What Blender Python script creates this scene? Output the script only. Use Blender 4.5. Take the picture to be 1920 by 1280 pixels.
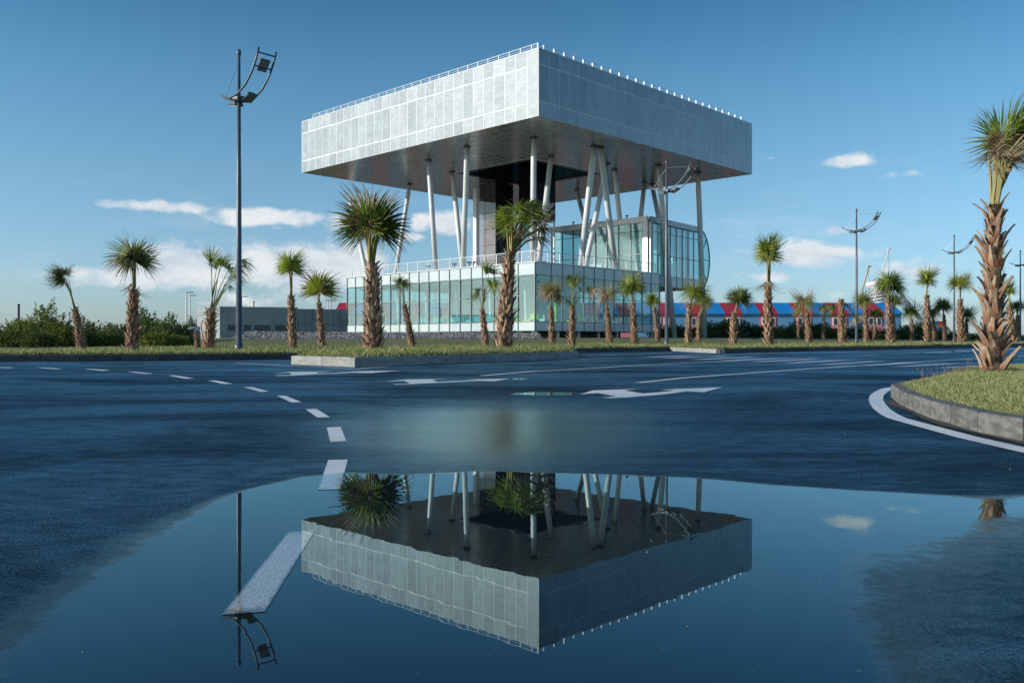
import bpy, bmesh, math, random
import numpy as np
from mathutils import Vector, Matrix, Quaternion, Euler
from mathutils import noise as mnoise

R = math.radians
random.seed(7)
scene = bpy.context.scene
for _o in list(bpy.data.objects):
    bpy.data.objects.remove(_o)
COL = scene.collection

# ------------------------------------------------------------------ camera
CH = 0.5            # camera height (held low over the puddle)
FPX = 1651.0        # focal length in photo pixels (photo is 1920 wide)
cam_d = bpy.data.cameras.new("camera")
cam_d.sensor_width = 36.0
cam_d.lens = 36.0 * FPX / 1920.0
cam_d.clip_start = 0.05
cam_d.clip_end = 9000.0
cam = bpy.data.objects.new("camera", cam_d)
cam.location = (0, 0, CH)
cam.rotation_euler = (R(90.0), 0, 0)
COL.objects.link(cam)
scene.camera = cam

# ------------------------------------------------------------------ sun, sky, exposure
SUN_EL = R(16.0)
SX, SY = -0.968, -0.25
_h = math.hypot(SX, SY)
TO_SUN = Vector((SX / _h * math.cos(SUN_EL), SY / _h * math.cos(SUN_EL), math.sin(SUN_EL)))
sun_d = bpy.data.lights.new("sun", 'SUN')
sun_d.energy = 4.3
sun_d.angle = R(0.5)
sun_d.color = (1.0, 0.945, 0.87)
sun = bpy.data.objects.new("sun", sun_d)
sun.rotation_euler = (-TO_SUN).to_track_quat('-Z', 'Y').to_euler()
sun.location = TO_SUN * 300
COL.objects.link(sun)

world = bpy.data.worlds.new("World")
scene.world = world
world.use_nodes = True
scene.view_settings.view_transform = 'Standard'
scene.view_settings.look = 'None'
scene.view_settings.gamma = 1.0
scene.view_settings.use_curve_mapping = False
scene.view_settings.exposure = 0.10


class NT:
    """small helper to write node trees"""
    def __init__(s, tree):
        s.t = tree
        s.t.nodes.clear()

    def n(s, typ, **kw):
        nd = s.t.nodes.new(typ)
        for k, v in kw.items():
            setattr(nd, k, v)
        return nd

    def put(s, sock, v):
        if hasattr(v, 'is_linked') or isinstance(v, bpy.types.NodeSocket):
            s.t.links.new(v, sock)
        else:
            if sock.type == 'RGBA' and len(v) == 3:
                v = (*v, 1)
            sock.default_value = v

    def math(s, op, a, b=None, c=None, clamp=False):
        nd = s.n('ShaderNodeMath', operation=op, use_clamp=clamp)
        s.put(nd.inputs[0], a)
        if b is not None:
            s.put(nd.inputs[1], b)
        if c is not None:
            s.put(nd.inputs[2], c)
        return nd.outputs[0]

    def mix(s, f, a, b, mode='MIX'):
        nd = s.n('ShaderNodeMix', data_type='RGBA', blend_type=mode)
        s.put(nd.inputs[0], f)
        s.put(nd.inputs[6], a)
        s.put(nd.inputs[7], b)
        return nd.outputs[2]

    def ramp(s, v, a, b, lo=0.0, hi=1.0, smooth=True):
        nd = s.n('ShaderNodeMapRange')
        nd.interpolation_type = 'SMOOTHSTEP' if smooth else 'LINEAR'
        nd.clamp = True
        s.put(nd.inputs[0], v)
        for i, x in enumerate((a, b, lo, hi)):
            s.put(nd.inputs[i + 1], x)
        return nd.outputs[0]

    def noise(s, vec, scale, detail=3.0, rough=0.5, dist=0.0):
        nd = s.n('ShaderNodeTexNoise')
        if vec is not None:
            s.put(nd.inputs['Vector'], vec)
        nd.inputs['Scale'].default_value = scale
        nd.inputs['Detail'].default_value = detail
        nd.inputs['Roughness'].default_value = rough
        nd.inputs['Distortion'].default_value = dist
        return nd.outputs[0]

    def scale(s, vec, xyz):
        nd = s.n('ShaderNodeMapping')
        s.put(nd.inputs[0], vec)
        nd.inputs['Scale'].default_value = xyz
        return nd.outputs[0]

    def bump(s, h, strength, dist, normal=None):
        nd = s.n('ShaderNodeBump')
        s.put(nd.inputs['Height'], h)
        s.put(nd.inputs['Strength'], strength)
        nd.inputs['Distance'].default_value = dist
        if normal is not None:
            s.put(nd.inputs['Normal'], normal)
        return nd.outputs[0]


# --- sky with a low band of fair-weather cloud (direction space, goes all the way round)
w = NT(world.node_tree)
sky = w.n('ShaderNodeTexSky', sky_type='NISHITA')
sky.sun_disc = False
sky.sun_elevation = SUN_EL
sky.sun_rotation = math.atan2(SX, SY)
sky.altitude = 0.0
sky.air_density = 1.0
sky.dust_density = 0.6
sky.ozone_density = 2.5
tc = w.n('ShaderNodeTexCoord')
sep = w.n('ShaderNodeSeparateXYZ')
w.put(sep.inputs[0], tc.outputs['Generated'])
dx, dy, dz = sep.outputs
az = w.math('ARCTAN2', dx, dy)
el = w.math('ARCSINE', dz)
cmb = w.n('ShaderNodeCombineXYZ')
w.put(cmb.inputs[0], az)
w.put(cmb.inputs[1], w.math('MULTIPLY', el, 1.7))
cvec = cmb.outputs[0]
n1 = w.noise(cvec, 15.0, 10.0, 0.60, 0.35)
n2 = w.noise(cvec, 48.0, 8.0, 0.62)


def pdir(px, py):
    x, y = (px - 960) / FPX, (640 - py) / FPX
    return math.atan2(x, 1.0), math.atan(y / math.hypot(x, 1.0))


# cloud banks: (photo px centre, half width px, half height px, weight)
BANKS = [(310, 388, 110, 14, .50), (230, 386, 50, 9, .40), (520, 408, 150, 18, .52),
         (640, 415, 60, 20, .5), (330, 500, 130, 48, .60), (200, 515, 90, 26, .44),
         (560, 500, 150, 52, .62), (670, 490, 70, 40, .58), (700, 395, 60, 22, .3),
         (840, 418, 50, 26, .58), (795, 418, 26, 20, .5), (770, 445, 40, 10, .44),
         (520, 428, 18, 7, .4), (470, 560, 130, 24, .36),
         (1510, 478, 105, 27, .60), (1400, 470, 40, 9, .42), (1560, 432, 55, 14, .44),
         (1590, 302, 62, 16, .44), (1440, 296, 20, 6, .34), (1440, 520, 70, 16, .38), (1330, 420, 12, 6, .3),
         (1720, 510, 90, 26, .42), (1690, 328, 60, 9, .3), (1500, 560, 160, 14, .32),
         (2300, 470, 260, 40, .5), (-400, 480, 320, 50, .5), (-900, 420, 200, 30, .5), (3000, 450, 260, 40, .5)]
dens = None
for (bx, by, bw, bh, wt) in BANKS:
    a0, e0 = pdir(bx, by)
    sw, sh = bw / FPX, bh / FPX
    u = w.math('MULTIPLY', w.math('SUBTRACT', az, a0), 1 / sw)
    v = w.math('MULTIPLY', w.math('SUBTRACT', el, e0), 1 / sh)
    r2 = w.math('ADD', w.math('MULTIPLY', u, u), w.math('MULTIPLY', v, v))
    g = w.math('MULTIPLY', w.math('EXPONENT', w.math('MULTIPLY', r2, -0.9)), wt)
    dens = g if dens is None else w.math('MAXIMUM', dens, g)
# the rest of the ring: scattered banks behind and beside the camera
ring = w.ramp(el, R(3), R(9), 0.0, 1.0)
ring = w.math('MULTIPLY', ring, w.ramp(el, R(10), R(17), 1.0, 0.0))
behind = w.ramp(w.math('ABSOLUTE', az), R(70), R(100), 0.0, 0.36)
dens = w.math('MAXIMUM', dens, w.math('MULTIPLY', ring, behind))
nn = w.math('ADD', w.math('MULTIPLY', n1, 0.75), w.math('MULTIPLY', n2, 0.42))
d1 = w.math('ADD', dens, w.math('SUBTRACT', nn, 0.60))
cov = w.ramp(d1, 0.19, 0.46, 0.0, 0.95)
cov = w.math('MULTIPLY', cov, w.ramp(dens, 0.04, 0.22))
# faint wisps
wis = w.noise(w.scale(cvec, (1, 3.0, 1)), 5.0, 6.0, 0.62, 0.4)
wisp = w.math('MULTIPLY', w.ramp(wis, 0.50, 0.78, 0, 0.28), w.math('MULTIPLY', w.ramp(el, R(0.5), R(4)), w.ramp(el, R(6), R(13), 1, 0)))
cov = w.math('MAXIMUM', cov, wisp)
lit = w.ramp(n1, 0.32, 0.68, 0.0, 1.0)
ccol = w.mix(lit, (4.3, 5.0, 5.7), (6.3, 6.5, 6.6))
cr_ = w.n('ShaderNodeValToRGB')
w.put(cr_.inputs[0], w.math('MULTIPLY', el, 1 / R(40.0), clamp=True))
cr_.color_ramp.interpolation = 'B_SPLINE'
for i_, (e_, c_) in enumerate([(0, (.78, .97, 1.50)), (3, (.79, .98, 1.30)), (10, (.82, 1.06, 1.12)), (16, (.61, 1.02, 1.13)), (20.5, (.41, .80, .93)), (26, (.24, .66, .86)), (40, (.05, .36, .62))]):
    el_ = cr_.color_ramp.elements[i_] if i_ < 2 else cr_.color_ramp.elements.new(e_ / 40.0)
    el_.position = e_ / 40.0
    el_.color = (*[x / 2 for x in c_], 1)
skyc = w.mix(1.0, w.mix(1.0, sky.outputs[0], cr_.outputs[0], 'MULTIPLY'), (2, 2, 2), 'MULTIPLY')
fin = w.mix(cov, skyc, ccol)
bg = w.n('ShaderNodeBackground')
w.put(bg.inputs[0], fin)
bg.inputs[1].default_value = 0.125
wo = w.n('ShaderNodeOutputWorld')
w.put(wo.inputs[0], bg.outputs[0])


# ================================================================== helpers
def tag(o, label=None, cat=None, group=None, kind=None):
    if label:
        o['label'] = label
    if cat:
        o['category'] = cat
    if group:
        o['group'] = group
    if kind:
        o['kind'] = kind
    return o


def empty(name, loc=(0, 0, 0), rz=0.0):
    o = bpy.data.objects.new(name, None)
    o.empty_display_size = 0.3
    o.location = loc
    o.rotation_euler = (0, 0, rz)
    COL.objects.link(o)
    return o


def link(name, me, parent=None, loc=(0, 0, 0), rot=None, scl=None):
    o = bpy.data.objects.new(name, me)
    COL.objects.link(o)
    if parent is not None:
        o.parent = parent
    o.location = loc
    if rot is not None:
        if isinstance(rot, Quaternion):
            rot = rot.to_euler()
        o.rotation_euler = rot
    if scl is not None:
        o.scale = scl if hasattr(scl, '__len__') else (scl, scl, scl)
    return o


class MB:
    """collects boxes, tubes and loose faces; build() makes ONE mesh"""
    def __init__(s):
        s.v = []
        s.f = []
        s.mi = []
        s.at = []

    def add(s, vs, fs, mi=0, at=None):
        b = len(s.v)
        s.v.extend(vs)
        s.f.extend([tuple(i + b for i in f) for f in fs])
        s.mi.extend([mi] * len(fs))
        s.at.extend(at if at is not None else [0.0] * len(vs))
        return s

    def box(s, lo, hi, mi=0, M=None):
        x0, y0, z0 = lo
        x1, y1, z1 = hi
        vs = [(x0, y0, z0), (x1, y0, z0), (x1, y1, z0), (x0, y1, z0), (x0, y0, z1), (x1, y0, z1), (x1, y1, z1), (x0, y1, z1)]
        if M is not None:
            vs = [tuple(M @ Vector(p)) for p in vs]
        return s.add(vs, [(0, 3, 2, 1), (4, 5, 6, 7), (0, 1, 5, 4), (1, 2, 6, 5), (2, 3, 7, 6), (3, 0, 4, 7)], mi)

    def tube(s, pts, rads, seg=8, mi=0, cap=True, at=None):
        pts = [Vector(p) for p in pts]
        if not hasattr(rads, '__len__'):
            rads = [rads] * len(pts)
        vs, fs, av = [], [], []
        up = None
        for i, p in enumerate(pts):
            t = (pts[min(i + 1, len(pts) - 1)] - pts[max(i - 1, 0)]).normalized()
            if up is None:
                up = t.orthogonal().normalized()
            a = (up - t * up.dot(t))
            a = a.normalized() if a.length > 1e-6 else t.orthogonal().normalized()
            up = a
            b = t.cross(a)
            for k in range(seg):
                th = 2 * math.pi * k / seg
                vs.append(tuple(p + (a * math.cos(th) + b * math.sin(th)) * rads[i]))
                av.append(at[i] if at else 0.0)
        for i in range(len(pts) - 1):
            for k in range(seg):
                k2 = (k + 1) % seg
                fs.append((i * seg + k, i * seg + k2, (i + 1) * seg + k2, (i + 1) * seg + k))
        if cap:
            fs.append(tuple(range(seg))[::-1])
            fs.append(tuple((len(pts) - 1) * seg + k for k in range(seg)))
        return s.add(vs, fs, mi, av)

    def mesh(s, name, mats, smooth=False, attr=None):
        me = bpy.data.meshes.new(name)
        me.from_pydata(s.v, [], s.f)
        for m in (mats if isinstance(mats, (list, tuple)) else [mats]):
            me.materials.append(m)
        if any(s.mi):
            me.polygons.foreach_set('material_index', s.mi)
        if attr:
            a = me.attributes.new(attr, 'FLOAT', 'POINT')
            a.data.foreach_set('value', s.at)
        if smooth:
            me.polygons.foreach_set('use_smooth', [True] * len(me.polygons))
        me.update()
        return me

    def build(s, name, mats, parent=None, loc=(0, 0, 0), rot=None, smooth=False, attr=None):
        return link(name, s.mesh(name, mats, smooth, attr), parent, loc, rot)


def sstep(a, b, x):
    t = min(1.0, max(0.0, (x - a) / (b - a)))
    return t * t * (3 - 2 * t)


def gz(y):
    """the road climbs very gently away from the camera"""
    return 0.006 * max(0.0, y - 24.0)


def G(px, py, dz=0.0):
    """ground point seen at a photo pixel (surface gz + dz)"""
    k = FPX / max(0.25, py - 640.0)
    y = (CH - dz) * k
    if y > 24:
        y = (CH - dz + 0.006 * 24) * k / (1 + 0.006 * k)
    return Vector(((px - 960) / FPX * y, y, gz(y) + dz))


def P(px, py, D):
    """point at depth D seen at a photo pixel"""
    return Vector(((px - 960) / FPX * D, D, CH + (640 - py) / FPX * D))


# ================================================================== materials
def mat(name):
    m = bpy.data.materials.new(name)
    m.use_nodes = True
    t = NT(m.node_tree)
    o = t.n('ShaderNodeOutputMaterial')
    p = t.n('ShaderNodeBsdfPrincipled')
    t.put(o.inputs[0], p.outputs[0])
    return m, t, p, o


def pmat(name, c1, c2=None, scale=3.0, rough=0.6, metal=0.0, bump=0.0, bscale=30.0, bdist=0.01,
         rand=0.0, spec=0.5, stretch=(1, 1, 1), rvar=0.0, detail=4.0, lo=0.35, hi=0.65):
    m, t, p, o = mat(name)
    tcn = t.n('ShaderNodeTexCoord')
    v = t.scale(tcn.outputs['Object'], stretch)
    oi = t.n('ShaderNodeObjectInfo')
    ad = t.n('ShaderNodeVectorMath', operation='ADD')
    t.put(ad.inputs[0], v)
    sc_ = t.n('ShaderNodeVectorMath', operation='SCALE')
    sc_.inputs[0].default_value = (37.0, 17.0, 29.0)
    t.put(sc_.inputs['Scale'], oi.outputs['Random'])
    t.put(ad.inputs[1], sc_.outputs[0])
    v = ad.outputs[0]
    nz = t.noise(v, scale, detail, 0.55)
    col = t.mix(t.ramp(nz, lo, hi), c1, c2 if c2 else c1)
    if rand:
        f = t.ramp(oi.outputs['Random'], 0, 1, 1 - rand, 1 + rand, smooth=False)
        cc = t.n('ShaderNodeCombineXYZ')
        for i in range(3):
            t.put(cc.inputs[i], f)
        col = t.mix(1.0, col, cc.outputs[0], 'MULTIPLY')
    t.put(p.inputs['Base Color'], col)
    p.inputs['Metallic'].default_value = metal
    p.inputs['Specular IOR Level'].default_value = spec
    if rvar:
        t.put(p.inputs['Roughness'], t.ramp(nz, 0.25, 0.75, rough - rvar, rough + rvar))
    else:
        p.inputs['Roughness'].default_value = rough
    if bump:
        t.put(p.inputs['Normal'], t.bump(t.noise(v, bscale, 4.0, 0.6), bump, bdist))
    return m


def glass(name, tint, refl=1.0, rough=0.0, milky=0.0, milk=(0.5, 0.6, 0.6), ior=1.5, wob=0.0):
    m, t, p, o = mat(name)
    t.t.nodes.remove(p)
    tr = t.n('ShaderNodeBsdfTransparent')
    tr.inputs[0].default_value = (*tint, 1)
    gl = t.n('ShaderNodeBsdfGlossy')
    gl.inputs['Roughness'].default_value = rough
    gl.inputs['Color'].default_value = (0.95, 1, 1, 1)
    fr = t.n('ShaderNodeFresnel')
    gb_ = t.n('ShaderNodeNewGeometry')
    t.put(fr.inputs[0], t.ramp(gb_.outputs['Backfacing'], 0, 1, ior, 1.0 / ior, smooth=False))
    if wob:
        tcn = t.n('ShaderNodeTexCoord')
        bp = t.bump(t.noise(tcn.outputs['Object'], 0.7, 2.0), wob, 0.05)
        t.put(gl.inputs['Normal'], bp)
    base = tr.outputs[0]
    if milky:
        df = t.n('ShaderNodeBsdfDiffuse')
        df.inputs[0].default_value = (*milk, 1)
        mx = t.n('ShaderNodeMixShader')
        mx.inputs[0].default_value = milky
        t.put(mx.inputs[1], tr.outputs[0])
        t.put(mx.inputs[2], df.outputs[0])
        base = mx.outputs[0]
    ms = t.n('ShaderNodeMixShader')
    t.put(ms.inputs[0], t.math('MULTIPLY', fr.outputs[0], refl, clamp=True))
    t.put(ms.inputs[1], base)
    t.put(ms.inputs[2], gl.outputs[0])
    t.put(o.inputs[0], ms.outputs[0])
    return m


def ground_mat(name, paint=False):
    """wet asphalt / road paint; the vertex attribute 'wet' says where standing water lies"""
    m, t, p, o = mat(name)
    geo = t.n('ShaderNodeNewGeometry')
    pos = geo.outputs['Position']
    at = t.n('ShaderNodeAttribute', attribute_name='wet')
    wet0 = at.outputs['Fac']
    fine = t.noise(pos, 26.0, 9.0, 0.72)
    strk = t.noise(t.scale(pos, (2.2, 4.0, 1.0)), 1.0, 5.0, 0.6)
    wj = t.math('ADD', wet0, t.math('MULTIPLY', t.math('SUBTRACT', fine, 0.5), 0.40))
    wj = t.math('ADD', wj, t.math('MULTIPLY', t.math('SUBTRACT', strk, 0.5), 0.25))
    wetm = t.math('MULTIPLY', t.ramp(wj, 0.28, 0.74), t.ramp(wet0, 0.0, 0.3))
    grain = t.noise(pos, 200.0, 4.0, 0.75)
    patch = t.noise(t.scale(pos, (0.35, 0.8, 1)), 1.0, 5.0, 0.6)
    if paint:
        worn = t.math('ADD', t.math('MULTIPLY', grain, 0.6), t.math('MULTIPLY', t.noise(pos, 9.0, 4.0, 0.6), 0.5))
        worn = t.ramp(worn, 0.64, 0.74)
        rim = t.n('ShaderNodeAttribute', attribute_name='rim')
        rimv = t.ramp(t.math('ADD', rim.outputs['Fac'], t.math('MULTIPLY', t.math('SUBTRACT', fine, 0.5), 1.1)), 0.45, 1.05)
        worn = t.math('MAXIMUM', worn, t.math('MULTIPLY', rimv, t.ramp(wetm, 0, 1, 0.10, 0.95)))
        tyre = t.ramp(t.noise(t.scale(pos, (1.3, 3.0, 1)), 1.0, 5.0, 0.65), 0.48, 0.72, 0.0, 0.30)
        col = t.mix(worn, t.mix(patch, (0.78, 0.80, 0.80), (0.88, 0.89, 0.88)), (0.05, 0.06, 0.07))
        col = t.mix(tyre, col, (0.20, 0.21, 0.22))
        col = t.mix(t.math('MULTIPLY', wetm, t.ramp(grain, 0.42, 0.62, 0.35, 0.90)), col, (0.15, 0.16, 0.16))
    else:
        col = t.mix(t.ramp(grain, 0.35, 0.7), (0.004, 0.008, 0.013), (0.014, 0.022, 0.030))
        col = t.mix(t.ramp(patch, 0.35, 0.7, 0.0, 0.5), col, (0.008, 0.014, 0.020))
        chips = t.ramp(t.noise(pos, 75.0, 1.0, 0.4), 0.765, 0.80)
        col = t.mix(t.math('MULTIPLY', chips, 0.7), col, (0.20, 0.19, 0.17))
        col = t.mix(t.math('MULTIPLY', wetm, 0.30), col, (0.012, 0.018, 0.022))
    t.put(p.inputs['Base Color'], col)
    # film of water: streaky smoother and rougher areas
    film = t.noise(t.scale(pos, (0.22, 0.75, 1.0)), 1.0, 5.0, 0.6, 0.6)
    af = t.n('ShaderNodeAttribute', attribute_name='film')
    fm = t.ramp(t.math('ADD', af.outputs['Fac'], t.math('MULTIPLY', t.math('SUBTRACT', film, 0.5), 0.6)), 0.05, 1.0)
    rd = t.ramp(film, 0.30, 0.70, 0.30, 0.46)
    rd = t.math('ADD', t.math('MULTIPLY', rd, t.math('SUBTRACT', 1.0, fm)), t.math('MULTIPLY', fm, 0.14))
    rr = t.mix(wetm, rd, (0.0, 0.0, 0.0))
    rs = t.math('ADD', t.math('MULTIPLY', t.math('SUBTRACT', 1.0, wetm), rd), 0.002)
    if paint:
        rs = t.math('ADD', t.math('MULTIPLY', t.math('SUBTRACT', 1.0, wetm), 0.38), 0.004)
    dry = t.math('SUBTRACT', 1.0, wetm)
    smooth_ = t.math('MAXIMUM', fm, wetm)
    b1 = t.bump(grain, t.math('ADD', t.math('MULTIPLY', t.math('MULTIPLY', dry, t.math('SUBTRACT', 1.0, t.math('MULTIPLY', fm, 0.85))), 0.16 if paint else 0.7), 0.0002), 0.006)
    rip = t.noise(t.scale(pos, (5.0, 9.0, 1.0)), 1.0, 2.0, 0.5)
    b2 = t.bump(rip, t.math('MULTIPLY', wetm, 0.010), 0.010, b1)
    p.inputs['Specular IOR Level'].default_value = 0.0
    p.inputs['Roughness'].default_value = 0.9
    t.put(p.inputs['Normal'], b1)
    gl = t.n('ShaderNodeBsdfGlossy')
    t.put(gl.inputs['Roughness'], rs)
    t.put(gl.inputs['Normal'], b2)
    t.put(gl.inputs['Color'], t.mix(smooth_, (0.40, 0.78, 1.0) if not paint else (0.8, 0.95, 1.0), (0.72, 0.95, 1.0)))
    fr = t.n('ShaderNodeFresnel')
    t.put(fr.inputs[0], t.ramp(smooth_, 0, 1, 1.42, 1.72))
    t.put(fr.inputs[1], b2)
    big = t.noise(t.scale(pos, (0.30, 0.62, 1)), 1.0, 6.0, 0.62, 0.8)
    spk = t.ramp(t.noise(t.scale(pos, (150, 100, 1)), 1.0, 4.0, 0.7), 0.36, 0.64, 0.35, 1.5)
    mids = t.ramp(t.noise(t.scale(pos, (7, 13, 1)), 1.0, 6.0, 0.7), 0.36, 0.64, 0.68, 1.25)
    spk = t.math('MULTIPLY', spk, mids)
    rough_k = t.math('MULTIPLY', t.math('MULTIPLY', t.ramp(big, 0.32, 0.68, 0.24, 0.86), spk), 0.95 if paint else 1.0)
    k_ = t.math('ADD', t.math('MULTIPLY', t.math('SUBTRACT', 1.0, smooth_), rough_k), smooth_)
    ms = t.n('ShaderNodeMixShader')
    t.put(ms.inputs[0], t.math('MULTIPLY', fr.outputs[0], k_, clamp=True))
    t.put(ms.inputs[1], p.outputs[0])
    t.put(ms.inputs[2], gl.outputs[0])
    t.put(o.inputs[0], ms.outputs[0])
    return m


def leaf_mat(name, c1, c2, tip=None, rough=0.5, trans=0.35, rand=0.25):
    m, t, p, o = mat(name)
    oi = t.n('ShaderNodeObjectInfo')
    geo = t.n('ShaderNodeNewGeometry')
    col = t.mix(geo.outputs['Random Per Island'], c1, c2)
    f = t.ramp(oi.outputs['Random'], 0, 1, 1 - rand, 1 + rand, smooth=False)
    cc = t.n('ShaderNodeCombineXYZ')
    for i in range(3):
        t.put(cc.inputs[i], f)
    col = t.mix(1.0, col, cc.outputs[0], 'MULTIPLY')
    if tip:
        at = t.n('ShaderNodeAttribute', attribute_name='tt')
        tcn = t.n('ShaderNodeTexCoord')
        nz = t.noise(tcn.outputs['Object'], 6.0, 3.0)
        tv = t.math('ADD', at.outputs['Fac'], t.math('MULTIPLY', t.math('SUBTRACT', nz, 0.5), 0.5))
        col = t.mix(t.ramp(tv, 0.62, 1.0), col, tip)
    t.put(p.inputs['Base Color'], col)
    p.inputs['Roughness'].default_value = rough
    p.inputs['Specular IOR Level'].default_value = 0.35
    tl = t.n('ShaderNodeBsdfTranslucent')
    t.put(tl.inputs[0], t.mix(1.0, col, (1.1, 1.2, 0.6), 'MULTIPLY'))
    ms = t.n('ShaderNodeMixShader')
    ms.inputs[0].default_value = trans
    t.put(ms.inputs[1], p.outputs[0])
    t.put(ms.inputs[2], tl.outputs[0])
    t.put(o.inputs[0], ms.outputs[0])
    return m


M_ROAD = ground_mat('wet_asphalt')
M_PAINT = ground_mat('road_paint', True)
M_KERB = pmat('kerb_concrete', (0.24, 0.235, 0.215), (0.36, 0.35, 0.325), 4.0, 0.75, bump=0.4, bscale=60, bdist=0.003, rand=0.12)
M_SOIL = pmat('verge_soil_grass', (0.12, 0.145, 0.042), (0.22, 0.205, 0.085), 1.6, 0.9, bump=0.7, bscale=9, bdist=0.08)
M_GRAVEL = pmat('gravel', (0.20, 0.195, 0.18), (0.36, 0.35, 0.33), 6.0, 0.9, bump=1.0, bscale=5, bdist=0.12, rand=0.3)
M_DIRT = pmat('kerb_dirt', (0.045, 0.042, 0.036), (0.14, 0.125, 0.10), 60.0, 0.9, bump=0.6, bscale=90, bdist=0.01, lo=0.45, hi=0.7)


def facade_mat():
    m, t, p, o = mat('aluminium_mesh_panel')
    tcn = t.n('ShaderNodeTexCoord')
    oi = t.n('ShaderNodeObjectInfo')
    ad = t.n('ShaderNodeVectorMath', operation='ADD')
    t.put(ad.inputs[0], tcn.outputs['Object'])
    sc_ = t.n('ShaderNodeVectorMath', operation='SCALE')
    sc_.inputs[0].default_value = (61.0, 43.0, 29.0)
    t.put(sc_.inputs['Scale'], oi.outputs['Random'])
    t.put(ad.inputs[1], sc_.outputs[0])
    v = ad.outputs[0]
    sm = t.noise(t.scale(v, (1, 1.2, 0.8)), 1.1, 5.0, 0.6, 0.4)
    st = t.noise(t.scale(v, (1, 1.0, 9.0)), 1.0, 3.0, 0.6)
    f = t.ramp(oi.outputs['Random'], 0, 1, 0.80, 1.10, smooth=False)
    f = t.math('MULTIPLY', f, t.ramp(sm, 0.30, 0.70, 0.74, 1.20))
    cc = t.n('ShaderNodeCombineXYZ')
    for i in range(3):
        t.put(cc.inputs[i], f)
    t.put(p.inputs['Base Color'], t.mix(1.0, (0.245, 0.262, 0.268), cc.outputs[0], 'MULTIPLY'))
    p.inputs['Metallic'].default_value = 0.62
    p.inputs['Coat Weight'].default_value = 1.0
    p.inputs['Coat IOR'].default_value = 1.85
    p.inputs['Coat Roughness'].default_value = 0.12
    t.put(p.inputs['Roughness'], t.math('ADD', t.ramp(sm, 0.25, 0.75, 0.56, 0.66), t.ramp(st, 0.4, 0.6, -0.02, 0.03)))
    h = t.math('ADD', t.math('MULTIPLY', sm, 1.0), t.math('MULTIPLY', st, 0.25))
    t.put(p.inputs['Normal'], t.bump(h, 0.14, 0.10))
    return m


M_PANEL = facade_mat()
M_SEAM = pmat('white_seam_frame', (0.84, 0.85, 0.85), (0.80, 0.81, 0.81), 2.0, 0.5)
M_SOFFIT = pmat('soffit_metal', (0.30, 0.34, 0.33), (0.35, 0.385, 0.375), 1.3, 0.26, 0.6, bump=0.02, bscale=0.7, bdist=0.1, rand=0.08, rvar=0.03)
M_SOFSEAM = pmat('soffit_seam', (0.70, 0.70, 0.67), rough=0.6)
M_WHITE = pmat('white_paint', (0.74, 0.75, 0.75), (0.70, 0.71, 0.71), 2.0, 0.45)
M_COLUMN = pmat('column_paint', (0.66, 0.68, 0.68), (0.60, 0.62, 0.62), 1.2, 0.32)
M_CAP = pmat('dark_steel', (0.03, 0.032, 0.035), (0.05, 0.05, 0.055), 4.0, 0.45)
M_MULL = pmat('mullion_metal', (0.10, 0.135, 0.14), (0.14, 0.17, 0.175), 2.0, 0.4, 0.3)
M_FRAMEGREY = pmat('frame_grey', (0.40, 0.42, 0.43), (0.46, 0.48, 0.49), 1.0, 0.4, 0.3)
M_SPAND = pmat('spandrel_glass', (0.50, 0.58, 0.585), (0.55, 0.63, 0.63), 0.9, 0.10, 0.0, rand=0.05)
M_GLASS = glass('vision_glass', (0.76, 0.93, 0.94), 1.25, 0.0, 0.07, (0.60, 0.78, 0.82), 1.5, 0.04)
M_GLASS2 = glass('pavilion_glass', (0.62, 0.84, 0.85), 1.8, 0.0, 0.08, (0.5, 0.7, 0.68), 1.5, 0.10)
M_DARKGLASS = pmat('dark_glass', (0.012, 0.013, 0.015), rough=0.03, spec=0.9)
M_ATRIUM = pmat('teal_atrium_glass', (0.03, 0.11, 0.13), (0.05, 0.15, 0.17), 0.8, 0.05, spec=0.8, rand=0.25)
M_REDGLASS = glass('shaft_glass', (0.72, 0.66, 0.68), 2.0, 0.0, 0.16, (0.34, 0.31, 0.33), 1.5)
M_RED = pmat('red_paint', (0.36, 0.02, 0.035), (0.30, 0.02, 0.03), 1.0, 0.4)
M_FLOORIN = pmat('interior_floor', (0.42, 0.45, 0.44), rough=0.35)
M_CEILIN = pmat('interior_ceiling', (0.66, 0.70, 0.69), rough=0.7)
M_TEAL = pmat('teal_paint', (0.03, 0.34, 0.33), (0.04, 0.40, 0.38), 2, 0.4)
M_LIME = pmat('lime_paint', (0.42, 0.50, 0.03), (0.50, 0.56, 0.05), 2, 0.4)
M_CONC = pmat('annex_concrete', (0.27, 0.31, 0.32), (0.33, 0.365, 0.37), 0.8, 0.8, bump=0.2, bscale=12, stretch=(1, 1, 0.5))
M_DARKWIN = pmat('dark_window', (0.03, 0.045, 0.055), (0.05, 0.065, 0.075), 1.0, 0.15)
M_POLE = pmat('lamp_post_paint', (0.095, 0.115, 0.13), (0.13, 0.15, 0.165), 2.0, 0.42, 0.2)
M_LAMPGLASS = pmat('lamp_lens', (0.20, 0.24, 0.25), rough=0.08)
M_GALV = pmat('galvanised_steel', (0.32, 0.34, 0.35), (0.42, 0.44, 0.45), 5.0, 0.45, 0.6)
M_TRUNK = pmat('palm_trunk_fibre', (0.085, 0.048, 0.032), (0.20, 0.125, 0.085), 14.0, 0.95, bump=1.0, bscale=45, bdist=0.03, stretch=(1, 1, 0.4))
M_FIBRE = pmat('palm_root_fibre', (0.16, 0.105, 0.065), (0.28, 0.20, 0.13), 12.0, 0.95)


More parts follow.
